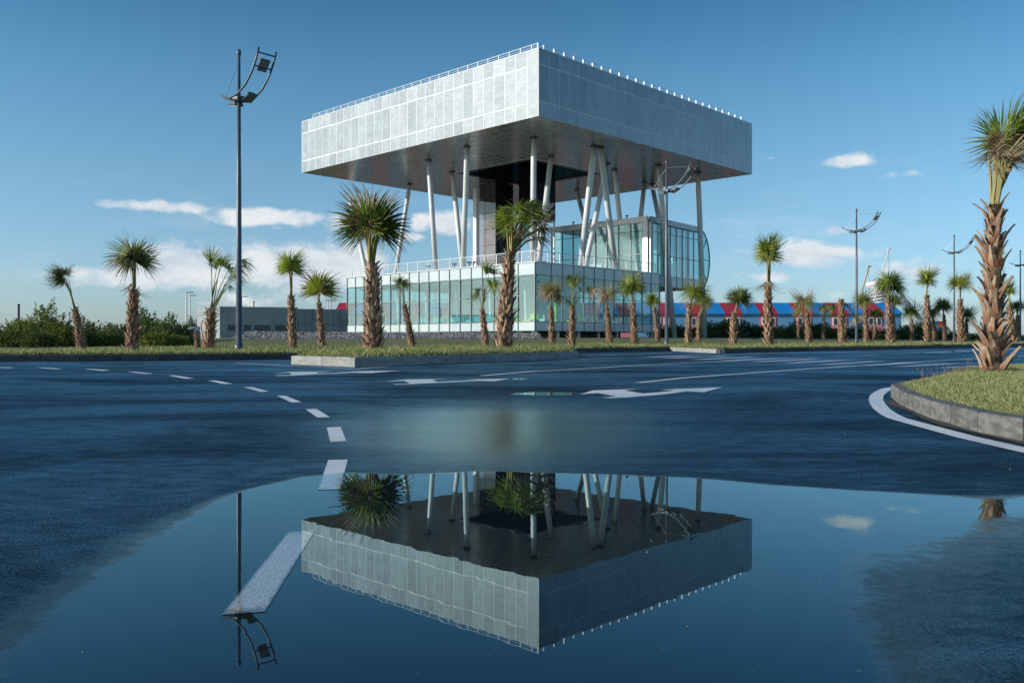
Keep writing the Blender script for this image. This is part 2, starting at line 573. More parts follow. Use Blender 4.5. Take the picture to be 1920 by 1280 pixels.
def boot_mat():
    m, t, p, o = mat('leaf_base_husk')
    at = t.n('ShaderNodeAttribute', attribute_name='tt')
    oi = t.n('ShaderNodeObjectInfo')
    geo = t.n('ShaderNodeNewGeometry')
    tcn = t.n('ShaderNodeTexCoord')
    rnd = t.math('FRACT', t.math('ADD', oi.outputs['Random'], geo.outputs['Random Per Island']))
    nz = t.noise(t.scale(tcn.outputs['Object'], (9, 9, 1.5)), 2.0, 4.0)
    base = t.mix(rnd, (0.33, 0.105, 0.045), (0.25, 0.12, 0.065))
    tipc = t.mix(rnd, (0.56, 0.41, 0.27), (0.30, 0.19, 0.12))
    col = t.mix(t.ramp(t.math('ADD', at.outputs['Fac'], t.math('MULTIPLY', t.math('SUBTRACT', nz, 0.5), 0.6)), 0.05, 0.55), base, tipc)
    col = t.mix(t.ramp(nz, 0.40, 0.75, 0.0, 0.35), col, (0.12, 0.075, 0.05))
    t.put(p.inputs['Base Color'], col)
    p.inputs['Roughness'].default_value = 0.7
    p.inputs['Specular IOR Level'].default_value = 0.25
    t.put(p.inputs['Normal'], t.bump(nz, 0.4, 0.02))
    return m


M_BOOT = boot_mat()
M_STALK = pmat('palm_stalk', (0.17, 0.20, 0.045), (0.30, 0.20, 0.06), 5.0, 0.5, stretch=(4, 4, 0.6))
M_FROND = leaf_mat('palm_frond_green', (0.12, 0.20, 0.026), (0.29, 0.35, 0.07), (0.30, 0.23, 0.13), 0.42, 0.30)
M_FRONDY = leaf_mat('palm_frond_lime', (0.24, 0.31, 0.04), (0.42, 0.43, 0.085), (0.32, 0.25, 0.14), 0.42, 0.35)
M_FRONDD = leaf_mat('palm_frond_dark', (0.045, 0.10, 0.018), (0.11, 0.16, 0.034), (0.24, 0.17, 0.10), 0.45, 0.2)
M_DRY = leaf_mat('palm_frond_dry', (0.32, 0.23, 0.14), (0.52, 0.43, 0.30), (0.22, 0.15, 0.10), 0.7, 0.25)
M_DRYD = leaf_mat('palm_frond_brown', (0.10, 0.062, 0.036), (0.19, 0.125, 0.07), (0.14, 0.09, 0.05), 0.7, 0.2)
M_LEAF = leaf_mat('shrub_leaf', (0.10, 0.14, 0.022), (0.25, 0.27, 0.055), None, 0.5, 0.30, 0.3)
M_LEAF2 = leaf_mat('shrub_leaf_dark', (0.055, 0.09, 0.020), (0.15, 0.18, 0.042), None, 0.5, 0.25, 0.3)
M_BARK = pmat('shrub_bark', (0.07, 0.05, 0.035), (0.12, 0.09, 0.06), 8.0, 0.9)
M_GRASS = leaf_mat('grass_blade', (0.16, 0.215, 0.055), (0.46, 0.42, 0.22), None, 0.6, 0.3, 0.0)
M_ROOFRED = pmat('roof_red', (0.52, 0.035, 0.06), (0.46, 0.032, 0.055), 0.4, 0.55)
M_ROOFBLUE = pmat('roof_blue', (0.012, 0.28, 0.68), (0.014, 0.24, 0.60), 0.4, 0.5)
M_WALLPINK = pmat('wall_pink', (0.72, 0.22, 0.27), (0.66, 0.20, 0.25), 0.5, 0.8)
M_WALLBLUE = pmat('wall_blue', (0.13, 0.33, 0.55), (0.11, 0.29, 0.50), 0.5, 0.8)
M_YELLOW = pmat('crane_yellow', (0.50, 0.38, 0.16), rough=0.5)
M_STEELGREY = pmat('crane_steel', (0.14, 0.16, 0.18), rough=0.5)
M_BAG = pmat('white_sack', (0.55, 0.56, 0.56), (0.66, 0.66, 0.65), 3.0, 0.8, bump=0.6, bscale=6, bdist=0.05)
M_RUST = pmat('rust_orange', (0.24, 0.075, 0.03), (0.16, 0.05, 0.025), 6.0, 0.8)

# ================================================================== standing water (world space)
POND = [(-260, 1400), (0, 1190), (120, 1092), (250, 1004), (380, 942), (450, 919), (560, 894), (650, 885), (760, 889), (900, 881.5),
        (1000, 884), (1130, 887), (1300, 894), (1450, 908), (1600, 918), (1760, 926), (1830, 930), (1930, 926), (2080, 960),
        (1990, 1010), (1850, 1045), (1770, 1100), (1730, 1170), (1740, 1260), (1760, 1400), (1300, 1800), (0, 1800)]
POOLS = [([G(*p) for p in POND], 'main'),
         ([G(*p) for p in [(955, 737.5), (1000, 734.5), (1060, 735), (1094, 738), (1070, 741), (1010, 741), (960, 739.5)]], 'small'),
         ([G(*p) for p in [(938, 710.5), (960, 708.8), (985, 709.4), (990, 711), (960, 711.6)]], 'small')]


def sdist(poly, X, Y):
    """signed distance (inside positive), vectorised"""
    d = np.full(X.shape, 1e9)
    ins = np.zeros(X.shape, bool)
    n = len(poly)
    for i in range(n):
        ax, ay = poly[i][0], poly[i][1]
        bx, by = poly[(i + 1) % n][0], poly[(i + 1) % n][1]
        ex, ey = bx - ax, by - ay
        tt = np.clip(((X - ax) * ex + (Y - ay) * ey) / (ex * ex + ey * ey + 1e-12), 0, 1)
        d = np.minimum(d, np.hypot(X - ax - tt * ex, Y - ay - tt * ey))
        c = ((ay > Y) != (by > Y)) & (X < (bx - ax) * (Y - ay) / (by - ay + 1e-12) + ax)
        ins ^= c
    return np.where(ins, d, -d)


def filmness(X, Y):
    """the smooth, thinly flooded middle of the carriageway"""
    X = np.asarray(X, float)
    Y = np.asarray(Y, float)
    r2 = ((X + 0.10 - 0.02 * (Y - 5)) / (0.22 * np.maximum(Y, 0.5))) ** 2 + ((np.log(np.maximum(Y, 0.5)) - math.log(4.9)) / 0.48) ** 2
    return np.exp(-1.1 * r2)


def wetness(X, Y):
    X = np.asarray(X, float)
    Y = np.asarray(Y, float)
    out = np.zeros(X.shape)
    for poly, kind in POOLS:
        s = sdist(poly, X, Y)
        if kind == 'main':
            q = np.clip((X - 0.35) / 0.5, 0, 1) * np.clip((2.9 - Y) / 0.5, 0, 1)
            ql = np.clip((-0.35 - X) / 0.4, 0, 1) * np.clip((2.9 - Y) / 0.5, 0, 1)
            wd = 0.05 + 0.60 * q + 0.16 * ql
        else:
            wd = 0.12
        out = np.maximum(out, np.clip(0.5 + s / (2 * wd), 0, 1))
    return out


# ================================================================== road
def steps(*segs):
    out = []
    for a, b, st in segs:
        out += list(np.arange(a, b, st))
    return np.array(out + [segs[-1][1]])


xs = steps((-160, -30, 8), (-30, -8, 1.0), (-8, -3, 0.2), (-3, 3, 0.035), (3, 8, 0.2), (8, 30, 1.0), (30, 260, 8))
ys = steps((-60, -4, 4), (-4, 0.8, 0.4), (0.8, 4.2, 0.03), (4.2, 7, 0.12), (7, 9.6, 0.05), (9.6, 12.5, 0.08), (12.5, 40, 0.8), (40, 240, 5))
XX, YY = np.meshgrid(xs, ys)
WET = wetness(XX, YY)


def grid_mesh(name, X, Y, Z, A, m, sel=None):
    ny, nx = X.shape
    idx = np.arange(nx * ny).reshape(ny, nx)
    q = np.stack([idx[:-1, :-1], idx[:-1, 1:], idx[1:, 1:], idx[1:, :-1]], -1).reshape(-1, 4)
    vv = np.stack([X, Y, Z], -1).reshape(-1, 3)
    aa = A.reshape(-1)
    if sel is not None:
        q = q[sel.reshape(-1)]
        used = np.unique(q)
        rem = np.full(nx * ny, -1)
        rem[used] = np.arange(len(used))
        q = rem[q]
        vv = vv[used]
        aa = aa[used]
    me = bpy.data.meshes.new(name)
    me.from_pydata(vv.tolist(), [], q.tolist())
    a = me.attributes.new('wet', 'FLOAT', 'POINT')
    a.data.foreach_set('value', aa)
    a = me.attributes.new('film', 'FLOAT', 'POINT')
    a.data.foreach_set('value', filmness(vv[:, 0], vv[:, 1]))
    me.materials.append(m)
    return me


ZZ = 0.006 * np.maximum(0, YY - 24.0)
cellw = np.minimum(np.minimum(WET[:-1, :-1], WET[:-1, 1:]), np.minimum(WET[1:, 1:], WET[1:, :-1]))
main_sel = (cellw > 0.55) & (YY[:-1, :-1] < 5)
sm_sel = (cellw > 0.55) & (YY[:-1, :-1] >= 5)
road = link('road', grid_mesh('road', XX, YY, ZZ, WET, M_ROAD, ~(main_sel | sm_sel)))
tag(road, 'wide wet blue-black asphalt junction with white markings', 'road', kind='structure')
puddle = link('puddle', grid_mesh('puddle', XX, YY, ZZ, WET, M_ROAD, main_sel))
tag(puddle, 'large still puddle in the foreground mirroring the building', 'puddle', kind='structure')
puddle2 = link('puddle', grid_mesh('puddle', XX, YY, ZZ, WET, M_ROAD, sm_sel))
tag(puddle2, 'small shallow puddles beside the lane arrows', 'puddle', kind='structure')

# ------------------------------------------------------------------ painted markings
def zp(y):
    return gz(y) + 0.0012 + 0.0002 * max(0.0, y - 3)


def paint_quad(name, c, n=3):
    """quad of photo-pixel corners laid as a subdivided sheet"""
    p = [G(*q) for q in c]
    vs, fs = [], []
    for i in range(n + 1):
        for j in range(n + 1):
            a, b = i / n, j / n
            q = p[0] * (1 - a) * (1 - b) + p[1] * a * (1 - b) + p[2] * a * b + p[3] * (1 - a) * b
            vs.append((q.x, q.y, zp(q.y)))
    for i in range(n):
        for j in range(n):
            k = i * (n + 1) + j
            fs.append((k, k + 1, k + n + 2, k + n + 1))
    me = bpy.data.meshes.new(name)
    me.from_pydata(vs, [], fs)
    a = me.attributes.new('wet', 'FLOAT', 'POINT')
    va = np.array(vs)
    a.data.foreach_set('value', wetness(va[:, 0], va[:, 1]))
    a = me.attributes.new('rim', 'FLOAT', 'POINT')
    a.data.foreach_set('value', [max(0.0, 1 - min(i, n - i, 2 * j, 2 * (n - j)) / n / 0.22) for i in range(n + 1) for j in range(n + 1)])
    me.materials.append(M_PAINT)
    bm = bmesh.new()
    bm.from_mesh(me)
    bmesh.ops.recalc_face_normals(bm, faces=bm.faces)
    if bm.faces[:][0].normal.z < 0:
        bmesh.ops.reverse_faces(bm, faces=bm.faces)
    bm.to_mesh(me)
    bm.free()
    return link(name, me, road)


def paint_poly(name, polys):
    mb = MB()
    for pl in polys:
        pts = [G(*q) for q in pl]
        ar = sum(pts[i].x * pts[(i + 1) % len(pts)].y - pts[(i + 1) % len(pts)].x * pts[i].y for i in range(len(pts)))
        if ar < 0:
            pts = pts[::-1]
        mb.add([(p.x, p.y, zp(p.y)) for p in pts], [tuple(range(len(pts)))])
    return mb.build(name, M_PAINT, road)


def paint_line(name, path, width=0.10, n=6):
    pts = []
    for a, b in zip(path[:-1], path[1:]):
        A, B = G(*a), G(*b)
        for i in range(n):
            pts.append(A.lerp(B, i / n))
    pts.append(G(*path[-1]))
    vs, fs = [], []
    for i, p in enumerate(pts):
        t = pts[min(i + 1, len(pts) - 1)] - pts[max(i - 1, 0)]
        t.z = 0
        t.normalize()
        nrm = Vector((-t.y, t.x, 0)) * width / 2
        for sgn in (-1, 1):
            q = p + nrm * sgn
            vs.append((q.x, q.y, zp(q.y)))
    for i in range(len(pts) - 1):
        fs.append((2 * i, 2 * i + 2, 2 * i + 3, 2 * i + 1))
    return MB().add(vs, fs).build(name, M_PAINT, road)


DASH = [[(540, 997), (592, 994), (497, 1147), (415, 1153)],
        [(615.6, 862.2), (651.8, 861.5), (638.2, 917.7), (595.3, 918.7)],
        [(612.4, 801.5), (638.9, 800.2), (649.5, 827.3), (619.5, 828.6)],
        [(572.7, 767.2), (593.7, 766.6), (618.8, 782.1), (595.3, 783)],
        [(518.7, 742), (535.9, 742), (565.6, 754), (546.2, 754.6)],
        [(456.5, 725.8), (472.5, 725.5), (504.6, 734.2), (488.5, 734.8)],
        [(389.4, 713.5), (404, 713.3), (437, 719.3), (420, 720.2)],
        [(315.6, 704.2), (328, 704.0), (364, 709.2), (348.5, 710.3)],
        [(237.7, 697.2), (250.8, 697), (288, 700.4), (272.7, 701.3)],
        [(157.5, 691.9), (169, 691.7), (207, 694.2), (192.5, 695.4)],
        [(67.7, 689.3), (80, 689.1), (118, 691.4), (104, 692.2)],
        [(-20, 688.2), (-8, 688), (29, 689.3), (16, 690.3)]]
for c in DASH:
    paint_quad('lane_dash', c, 20 if c[0][1] > 850 else 4)
for c in [[(1732, 662.1), (1783, 659.9), (1783.6, 659.0), (1733, 661.2)], [(1792, 659.5), (1827, 658), (1827, 657.2), (1792, 658.6)],
          [(1890, 655.4), (1925, 654.2), (1925, 653.6), (1890, 654.6)], [(1893, 669), (1912, 668.2), (1912, 667.2), (1894, 667.9)],
          [(1918, 667.8), (1940, 667), (1940, 666), (1918, 666.8)]]:
    paint_quad('lane_dash', c, 2)


def cr(pts, ox, oy, z):
    return [(ox + x / z, oy + y / z) for x, y in pts]


paint_poly('lane_arrow', [cr(p, 500, 640, 6.4) for p in (
    [(80, 386), (285, 366), (595, 363), (610, 389), (600, 397), (300, 404), (280, 378)],
    [(596, 363.5), (810, 358), (603, 374)],
    [(105, 408), (299, 403.5), (602, 396.5), (300, 412), (125, 415)],
    [(611, 388.5), (1060, 362), (1230, 356), (1610, 352), (1260, 380), (1110, 379), (1060, 375), (603, 396)])])
paint_poly('lane_arrow', [cr(p, 700, 660, 4.8) for p in (
    [(100, 267), (285, 247), (520, 244), (575, 269), (568, 278), (330, 285), (275, 260)],
    [(521, 244.5), (680, 240), (528, 250)],
    [(175, 289), (329, 285), (567, 278.5), (320, 290), (200, 294)],
    [(576, 269), (940, 251), (830, 247), (1120, 241), (1240, 240), (1080, 264), (960, 260), (569, 277.5)])])
paint_poly('lane_arrow', [cr(p, 1060, 640, 6.0) for p in (
    [(165, 597), (305, 552), (660, 540), (670, 553), (880, 586), (1060, 571), (1235, 553), (1060, 543), (1770, 516), (1560, 572),
     (1370, 563), (1100, 598), (690, 631), (570, 619), (370, 581)],
    [(662, 540), (835, 533), (672, 552)],
    [(405, 632), (569, 619.5), (688, 631), (520, 639)])])

paint_line('lane_line', [(903, 704.6), (1000, 696.2), (1060, 693.3), (1160, 687.5), (1226.7, 683.7), (1310, 680), (1360, 677.6), (1413, 674.2),
                         (1484, 671.3), (1581, 667.5), (1700, 663), (1723, 662.3)], 0.11)
paint_line('lane_line', [(1196, 717.6), (1276.7, 709), (1372, 702), (1501.7, 692.6), (1590, 687), (1661, 682.5), (1698, 679.6), (1771, 675.7),
                         (1830, 672.2), (1930, 666.5)], 0.11)
paint_line('edge_line', [(440, 680.5), (546, 686.5), (610, 688.6), (667, 692), (700, 689), (860, 678.7), (960, 676), (1060, 673.8), (1166, 670.6), (1200, 669.7)], 0.10)
paint_line('edge_line', [(1355, 664.6), (1440, 661.8), (1615, 657.4), (1800, 653.0)], 0.08)
paint_line('edge_line', [(1677, 726.5), (1662, 729.6), (1651.6, 734.7), (1644, 741), (1642, 748.8), (1646, 758), (1654, 767.5), (1667, 776.5), (1682, 784),
                         (1740.6, 800), (1811, 819), (1920, 843.7), (2100, 882)], 0.115)
paint_line('edge_line', [(-40, 682.2), (90, 681), (150, 680.6)], 0.10)
paint_line('edge_line', [(165, 680.6), (300, 679.4), (440, 677.6), (545, 676.6)], 0.10)
paint_line('edge_line', [(1090, 668.0), (1180, 664.2), (1262, 661.8)], 0.10)
for (L, Rr) in [((1190, 670.2), (1332, 665.9)), ((1238, 671.7), (1384, 667.3)), ((1291, 674.3), (1434, 669)), ((1345, 676.0), (1486, 671.8)),
                ((1402, 678.6), (1543, 673.3)), ((1464, 681), (1602, 675.4)), ((1528, 683.2), (1664, 677.3)), ((1597, 686.2), (1732, 679.8)),
                ((1671, 687.6), (1801, 681.8)), ((1751, 690.2), (1900, 683))]:
    f = lambda a, o: (L[0] + (Rr[0] - L[0]) * a, L[1] + (Rr[1] - L[1]) * a + o)
    paint_quad('crosswalk_bar', [L, f(0.24, 1.0), Rr, f(0.76, -1.0)], 1)

# loose grit on the near carriageway
mb = MB()
for i in range(330):
    y = 1.4 + 12 * random.random() ** 1.8
    x = random.uniform(-0.62, 0.62) * y
    if wetness([x], [y])[0] > 0.25 and random.random() < 0.9:
        continue
    s_ = random.uniform(0.0008, 0.0022) * (1 + 0.16 * y)
    rot = Euler((random.random() * 6, random.random() * 6, random.random() * 6)).to_matrix()
    c = Vector((x, y, s_ * 0.5))
    pv = [Vector((1, 0, 0)), Vector((-1, .2, 0)), Vector((0, 1, 0)), Vector((.2, -1, 0)), Vector((0, 0, .8)), Vector((0, 0, -.7))]
    mb.add([tuple(c + rot @ (p_ * s_)) for p_ in pv], [(0, 2, 4), (2, 1, 4), (1, 3, 4), (3, 0, 4), (2, 0, 5), (1, 2, 5), (3, 1, 5), (0, 3, 5)])
tag(mb.build('road_grit', M_GRAVEL), 'tiny pale grit scattered over the wet asphalt', 'grit', kind='stuff')

# ================================================================== kerbs and verges
KERB_UNIT = None


def kerb_unit(m):
    """a kerb stone one metre long, unit height and depth, with eased edges"""
    bm = bmesh.new()
    bmesh.ops.create_cube(bm, size=1.0)
    for v_ in bm.verts:
        v_.co += Vector((0.5, 0.5, 0.5))
    top = [e for e in bm.edges if all(v_.co.z > 0.9 for v_ in e.verts)]
    bmesh.ops.bevel(bm, geom=top, offset=0.05, segments=1, affect='EDGES')
    me = bpy.data.meshes.new('kerb_stone')
    bm.to_mesh(me)
    bm.free()
    me.materials.append(m)
    return me


M_KERBD = pmat('kerb_concrete_darker', (0.10, 0.097, 0.085), (0.19, 0.185, 0.165), 5.0, 0.75, bump=0.4, bscale=60, bdist=0.003, rand=0.18)  # darker, browner concrete tone for the right foreground kerb
M_KERBF = pmat('kerb_painted_shade', (0.055, 0.058, 0.06), (0.10, 0.10, 0.10), 5.0, 0.8, rand=0.2)  # shade on the far kerb face put into a near-black concrete colour
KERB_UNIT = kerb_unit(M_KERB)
KERB_DARKER = kerb_unit(M_KERBD)
KERB_SHADE = kerb_unit(M_KERBF)


def kerb_run(path, h, depth, stone, parent, hfun=gz, sink=0.05, unit=None):
    """lay stones one after another along a world path; depth is to the left of travel"""
    pts = [Vector((p[0], p[1], 0)) for p in path]
    # resample so that short stones fit the curve
    segs = []
    for a, b in zip(pts[:-1], pts[1:]):
        L = (b - a).length
        n = max(1, round(L / stone))
        for i in range(n):
            segs.append((a.lerp(b, i / n), a.lerp(b, (i + 1) / n)))
    for a, b in segs:
        d = b - a
        ang = math.atan2(d.y, d.x)
        z0, z1 = hfun(a.y), hfun(b.y)
        o = link('kerb_stone', unit or KERB_UNIT, parent, (a.x, a.y, z0 - sink), (0, -math.atan2(z1 - z0, d.length), ang),
                 (d.length - 0.012, depth, h + sink + random.uniform(-0.002, 0.002)))
    return segs


# far verge kerb: monotone in x
FAR = [(-150, 2.0), (-70, 8.0), (-34, 15.0)]
FAR += [tuple(G(px, py).xy) for px, py in [(0, 678), (150, 677.2), (300, 676), (420, 675), (540, 673.7)]]
pA, pB = G(540, 673.7), G(1255, 657.8)
FAR += [tuple(pA.lerp(pB, t_).xy) for t_ in (0.25, 0.5, 0.75)]
FAR += [tuple(G(px, py).xy) for px, py in [(1255, 657.8), (1350, 662.5), (1440, 660.4), (1540, 658.3), (1660, 656.0), (1800, 652.6), (1920, 649.8)]]
q = FAR[-1]
FAR += [(q[0] + 20, q[1] + 21), (q[0] + 60, q[1] + 64), (q[0] + 150, q[1] + 158)]
KH = 0.16
kerb_far = empty('kerb', (0, 0, 0))
tag(kerb_far, 'long concrete kerb along the palm verge, its face in shade', 'kerb', kind='structure')
nose_i = min(range(len(FAR)), key=lambda i: abs(FAR[i][0] - G(1350, 662.5).x))
run_ = [p for p in FAR if -36 < p[0] < 80]
k0_ = run_.index(FAR[nose_i])
kerb_run(run_[:k0_], KH, 0.18, 1.0, kerb_far, unit=KERB_SHADE)
kerb_run(run_[k0_ - 1:k0_ + 1], KH, 0.18, 1.0, kerb_far)  # sunlit nose keeps the pale concrete, without the painted shade
kerb_run(run_[k0_:], KH, 0.18, 1.0, kerb_far, unit=KERB_SHADE)

FX = np.array([p[0] for p in FAR])
FY = np.array([p[1] for p in FAR])


def ground_h(x, y):
    n = -0.7071 * (x - 7.55) + 0.7071 * (y - 44.5)
    rise = 0.34 * sstep(6, 20, n) * sstep(-1.0, 3.0, x + 0.37 * y)
    return 0.006 * max(0.0, min(y, 140) - 24.0) + 0.15 + rise


gxs = sorted(set(list(np.arange(-36, 70, 0.5)) + list(FX[(FX > -151)]) + list(np.arange(-150, -36, 12)) + list(np.arange(70, 200, 10))))
gxs = [x for x in gxs if x <= FX[-1]]
toff = [0.10, 0.25, 0.45, 0.7, 1, 1.4, 1.8, 2.3, 3, 4, 5, 6, 7.5, 9, 11, 13, 15, 17, 19, 21, 24, 28, 34, 42, 55, 75, 110, 180, 350, 800, 1800, 5000]
vs, fs = [], []
for x in gxs:
    y0 = float(np.interp(x, FX, FY))
    for i, t_ in enumerate(toff):
        # rows fan out so that the sheet reaches the horizon on both sides
        xx = x * (1 + max(0, t_ - 75) / 110.0)
        yy = y0 + t_
        z = ground_h(x, min(yy, 400)) if t_ < 900 else ground_h(x, 400)
        if i > 1:
            z += 0.05 * mnoise.noise(Vector((x * 0.5, yy * 0.7, 1.3))) * min(1, t_ / 2)
            z += 0.035 * sstep(0.2, 1.0, t_) * sstep(3.5, 1.5, t_)
        vs.append((xx, yy, z))
nr = len(toff)
for i in range(len(gxs) - 1):
    for j in range(nr - 1):
        k = i * nr + j
        fs.append((k, k + nr, k + nr + 1, k + 1))
ground = MB().add(vs, fs).build('ground', M_SOIL, smooth=True)
tag(ground, 'grassy verge and open ground behind the kerb', 'ground', kind='structure')
base = MB().add([(-6000, -300, -0.4), (6000, -300, -0.4), (6000, 7000, -0.4), (-6000, 7000, -0.4)], [(0, 1, 2, 3)]).build('terrain', M_SOIL)
tag(base, 'flat land reaching the horizon', 'ground', kind='structure')


# left island (median nose with the two tall palms)
def island(name, path, h, stone, label, klabel, mound=0.06, depth=0.16, unit=None):
    pts = [Vector((p[0], p[1])) for p in path]
    k = empty('kerb', (pts[0].x, pts[0].y, 0))
    tag(k, klabel, 'kerb', kind='structure')
    loc = [Vector((p.x - pts[0].x, p.y - pts[0].y)) for p in pts]
    oy = pts[0].y
    kerb_run(loc + [loc[0]], h, depth, stone, k, hfun=lambda y: gz(y + oy), unit=unit)
    c = sum(pts, Vector((0, 0))) / len(pts)
    bm = bmesh.new()
    outer = [bm.verts.new((*(p + (c - p).normalized() * (depth * 0.6)), gz(p.y) + h - 0.02)) for p in pts]
    inner = [bm.verts.new((*(p + (c - p) * 0.18), gz(p.y) + h + mound * 0.8)) for p in pts]
    cen = bm.verts.new((c.x, c.y, gz(c.y) + h + mound))
    n = len(pts)
    for i in range(n):
        j = (i + 1) % n
        bm.faces.new((outer[i], outer[j], inner[j], inner[i]))
        bm.faces.new((inner[i], inner[j], cen))
    bmesh.ops.recalc_face_normals(bm, faces=bm.faces)
    me = bpy.data.meshes.new(name)
    bm.to_mesh(me)
    bm.free()
    me.materials.append(M_SOIL)
    o = link(name, me)
    tag(o, label, 'island', kind='structure')
    return pts, c


isl = [G(546, 683).xy, G(665, 688).xy, G(1085, 671).xy, G(1060, 667).xy, G(640, 675.0).xy]
isl_pts, isl_c = island('traffic_island', isl, 0.19, 1.25, 'grassy kerbed island carrying the two tallest palms', 'pale concrete kerb around the two tall palms')

# right island
RI = [(2100, 868), (1920, 828.5), (1834, 811), (1783, 796), (1745, 785), (1712.5, 771), (1685.6, 758), (1679.7, 752)]
ri = [G(*p).xy for p in RI]
ri += [Vector(p) for p in [(3.42, 7.95), (3.72, 8.45), (4.15, 9.0), (4.9, 10.2), (6.1, 12.2), (8.9, 15.0), (13.5, 18.2), (18, 20), (20, 16), (14, 6), (8, 2.6)]]
ri = ri[::-1]
ri = [Vector((p[0], p[1])) for p in ri]
# travel must keep the grass on the left
ar = sum(ri[i].x * ri[(i + 1) % len(ri)].y - ri[(i + 1) % len(ri)].x * ri[i].y for i in range(len(ri)))
if ar < 0:
    ri = ri[::-1]
ri_pts, ri_c = island('traffic_island', ri, 0.115, 0.55, 'grassy kerbed island in the right foreground with the nearest palm', 'curved concrete kerb round the right foreground island', 0.05, 0.13, KERB_DARKER)


def ri_h(x, y):
    return 0.115 + 0.03


# strip of dirt between the painted edge line and the right kerb
vs, fs = [], []
front = [p for p in RI]
for i, p in enumerate(front[::-1] + []):
    a = G(*p)
    out = Vector((a.x - ri_c.x, a.y - ri_c.y, 0)).normalized()
    wd_ = 0.10 + 0.05 * math.sin(i * 2.1)
    vs += [(a.x + 0.0 - out.x * 0.02, a.y - out.y * 0.02, 0.0045), (a.x + out.x * wd_, a.y + out.y * wd_, 0.0045)]
for i in range(len(front) - 1):
    fs.append((2 * i, 2 * i + 1, 2 * i + 3, 2 * i + 2))
o = MB().add(vs, fs).build('gutter_dirt', M_DIRT)
tag(o, 'gritty dirt in the gutter of the right foreground island', 'dirt', kind='structure')

# gravel bank and ledge in front of the building
vs, fs = [], []
b0, b1 = P(430, 640, 52), P(1015, 640, 64)
nb = 90
for i in range(nb + 1):
    t_ = i / nb
    a = Vector((b0.x + (b1.x - b0.x) * t_, b0.y + (b1.y - b0.y) * t_))
    for j, (off, dz) in enumerate([(0, -0.05), (0.5, 0.06), (1.4, 0.16), (2.6, 0.30), (3.4, 0.40), (4.2, 0.42), (6.0, 0.30)]):
        yy = a.y + off
        fade = sstep(0, 0.05, t_) * sstep(1.0, 0.93, t_)
        z = ground_h(a.x, a.y) + dz * fade - 0.05 * (1 - fade) + 0.05 * random.uniform(-1, 1) * (0 < j < 6) * fade
        vs.append((a.x + random.uniform(-.05, .05), yy, z))
for i in range(nb):
    for j in range(6):
        k = i * 7 + j
        fs.append((k, k + 7, k + 8, k + 1))
gb = MB().add(vs, fs).build('gravel_bank', M_GRAVEL)
tag(gb, 'low bank of grey gravel in front of the building', 'gravel', kind='structure')
mb = MB()
for i in range(4200):
    t_ = random.random()
    a = Vector((b0.x + (b1.x - b0.x) * t_, b0.y + (b1.y - b0.y) * t_))
    off = random.uniform(0.1, 4.0)
    z = ground_h(a.x, a.y) + np.interp(off, [0, 0.5, 1.4, 2.6, 3.4, 4.2], [-0.05, 0.06, 0.16, 0.30, 0.40, 0.42])
    s_ = random.uniform(0.03, 0.09) * (1.8 if random.random() < 0.04 else 1)
    rot = Euler((random.random() * 6, random.random() * 6, random.random() * 6)).to_matrix()
    c = Vector((a.x, a.y + off, z))
    pv = [Vector((1, 0, 0)), Vector((-1, .2, 0)), Vector((0, 1, 0)), Vector((.2, -1, 0)), Vector((0, 0, .8)), Vector((0, 0, -.7))]
    mb.add([tuple(c + rot @ (p_ * s_)) for p_ in pv], [(0, 2, 4), (2, 1, 4), (1, 3, 4), (3, 0, 4), (2, 0, 5), (1, 2, 5), (3, 1, 5), (0, 3, 5)])
o = mb.build('gravel_stones', M_GRAVEL)
tag(o, 'loose grey stones on the gravel bank', 'gravel', kind='stuff')

# ================================================================== the building on columns
BF = Vector((2.08, 68.8, 0))
BANG = R(46.0)
S = 33.4            # side of the raised block
ZB, ZT = 18.1, 23.45  # underside and top
bld = empty('civic_building', BF, BANG)
tag(bld, 'large glass and aluminium building with a raised square block on slanting columns', 'building')
BM_ = Matrix.Translation(BF) @ Matrix.Rotation(BANG, 4, 'Z')
BI = BM_.inverted()


def BL(px, py, z):
    """local building point at height z seen at a photo pixel"""
    D = (z - CH) * FPX / (640 - py)
    return BI @ P(px, py, D)


def on_y(px, yl, z):
    """local point with given local y, on the vertical plane through photo column px"""
    k = (px - 960) / FPX
    o_ = BI @ Vector((0, 0, 0))
    d_ = (BI.to_3x3() @ Vector((k, 1, 0)))
    t_ = (yl - o_.y) / d_.y
    return Vector((o_.x + d_.x * t_, yl, z))


def on_x(px, xl, z):
    k = (px - 960) / FPX
    o_ = BI @ Vector((0, 0, 0))
    d_ = (BI.to_3x3() @ Vector((k, 1, 0)))
    t_ = (xl - o_.x) / d_.x
    return Vector((xl, o_.y + d_.y * t_, z))


H0, H1 = 11.8, 21.6   # opening through the block
# block core
e = -0.015
vs = []
for z in (ZB + 0.012, ZT):
    for (a, b) in ((e, S - e), (H0, H1)):
        vs += [(a, a, z), (b, a, z), (b, b, z), (a, b, z)]
fs = []
for i in range(4):
    j = (i + 1) % 4
    fs += [(i, j, 8 + j, 8 + i), (4 + j, 4 + i, 12 + i, 12 + j), (8 + i, 8 + j, 12 + j, 12 + i), (j, i, 4 + i, 4 + j)]
mb = MB().add(vs, fs)
for k_ in range(len(fs)):
    mb.mi[k_] = (0, 2, 0, 1)[k_ % 4]
block = mb.build('upper_block', [M_SEAM, M_SOFSEAM, M_CAP], bld)
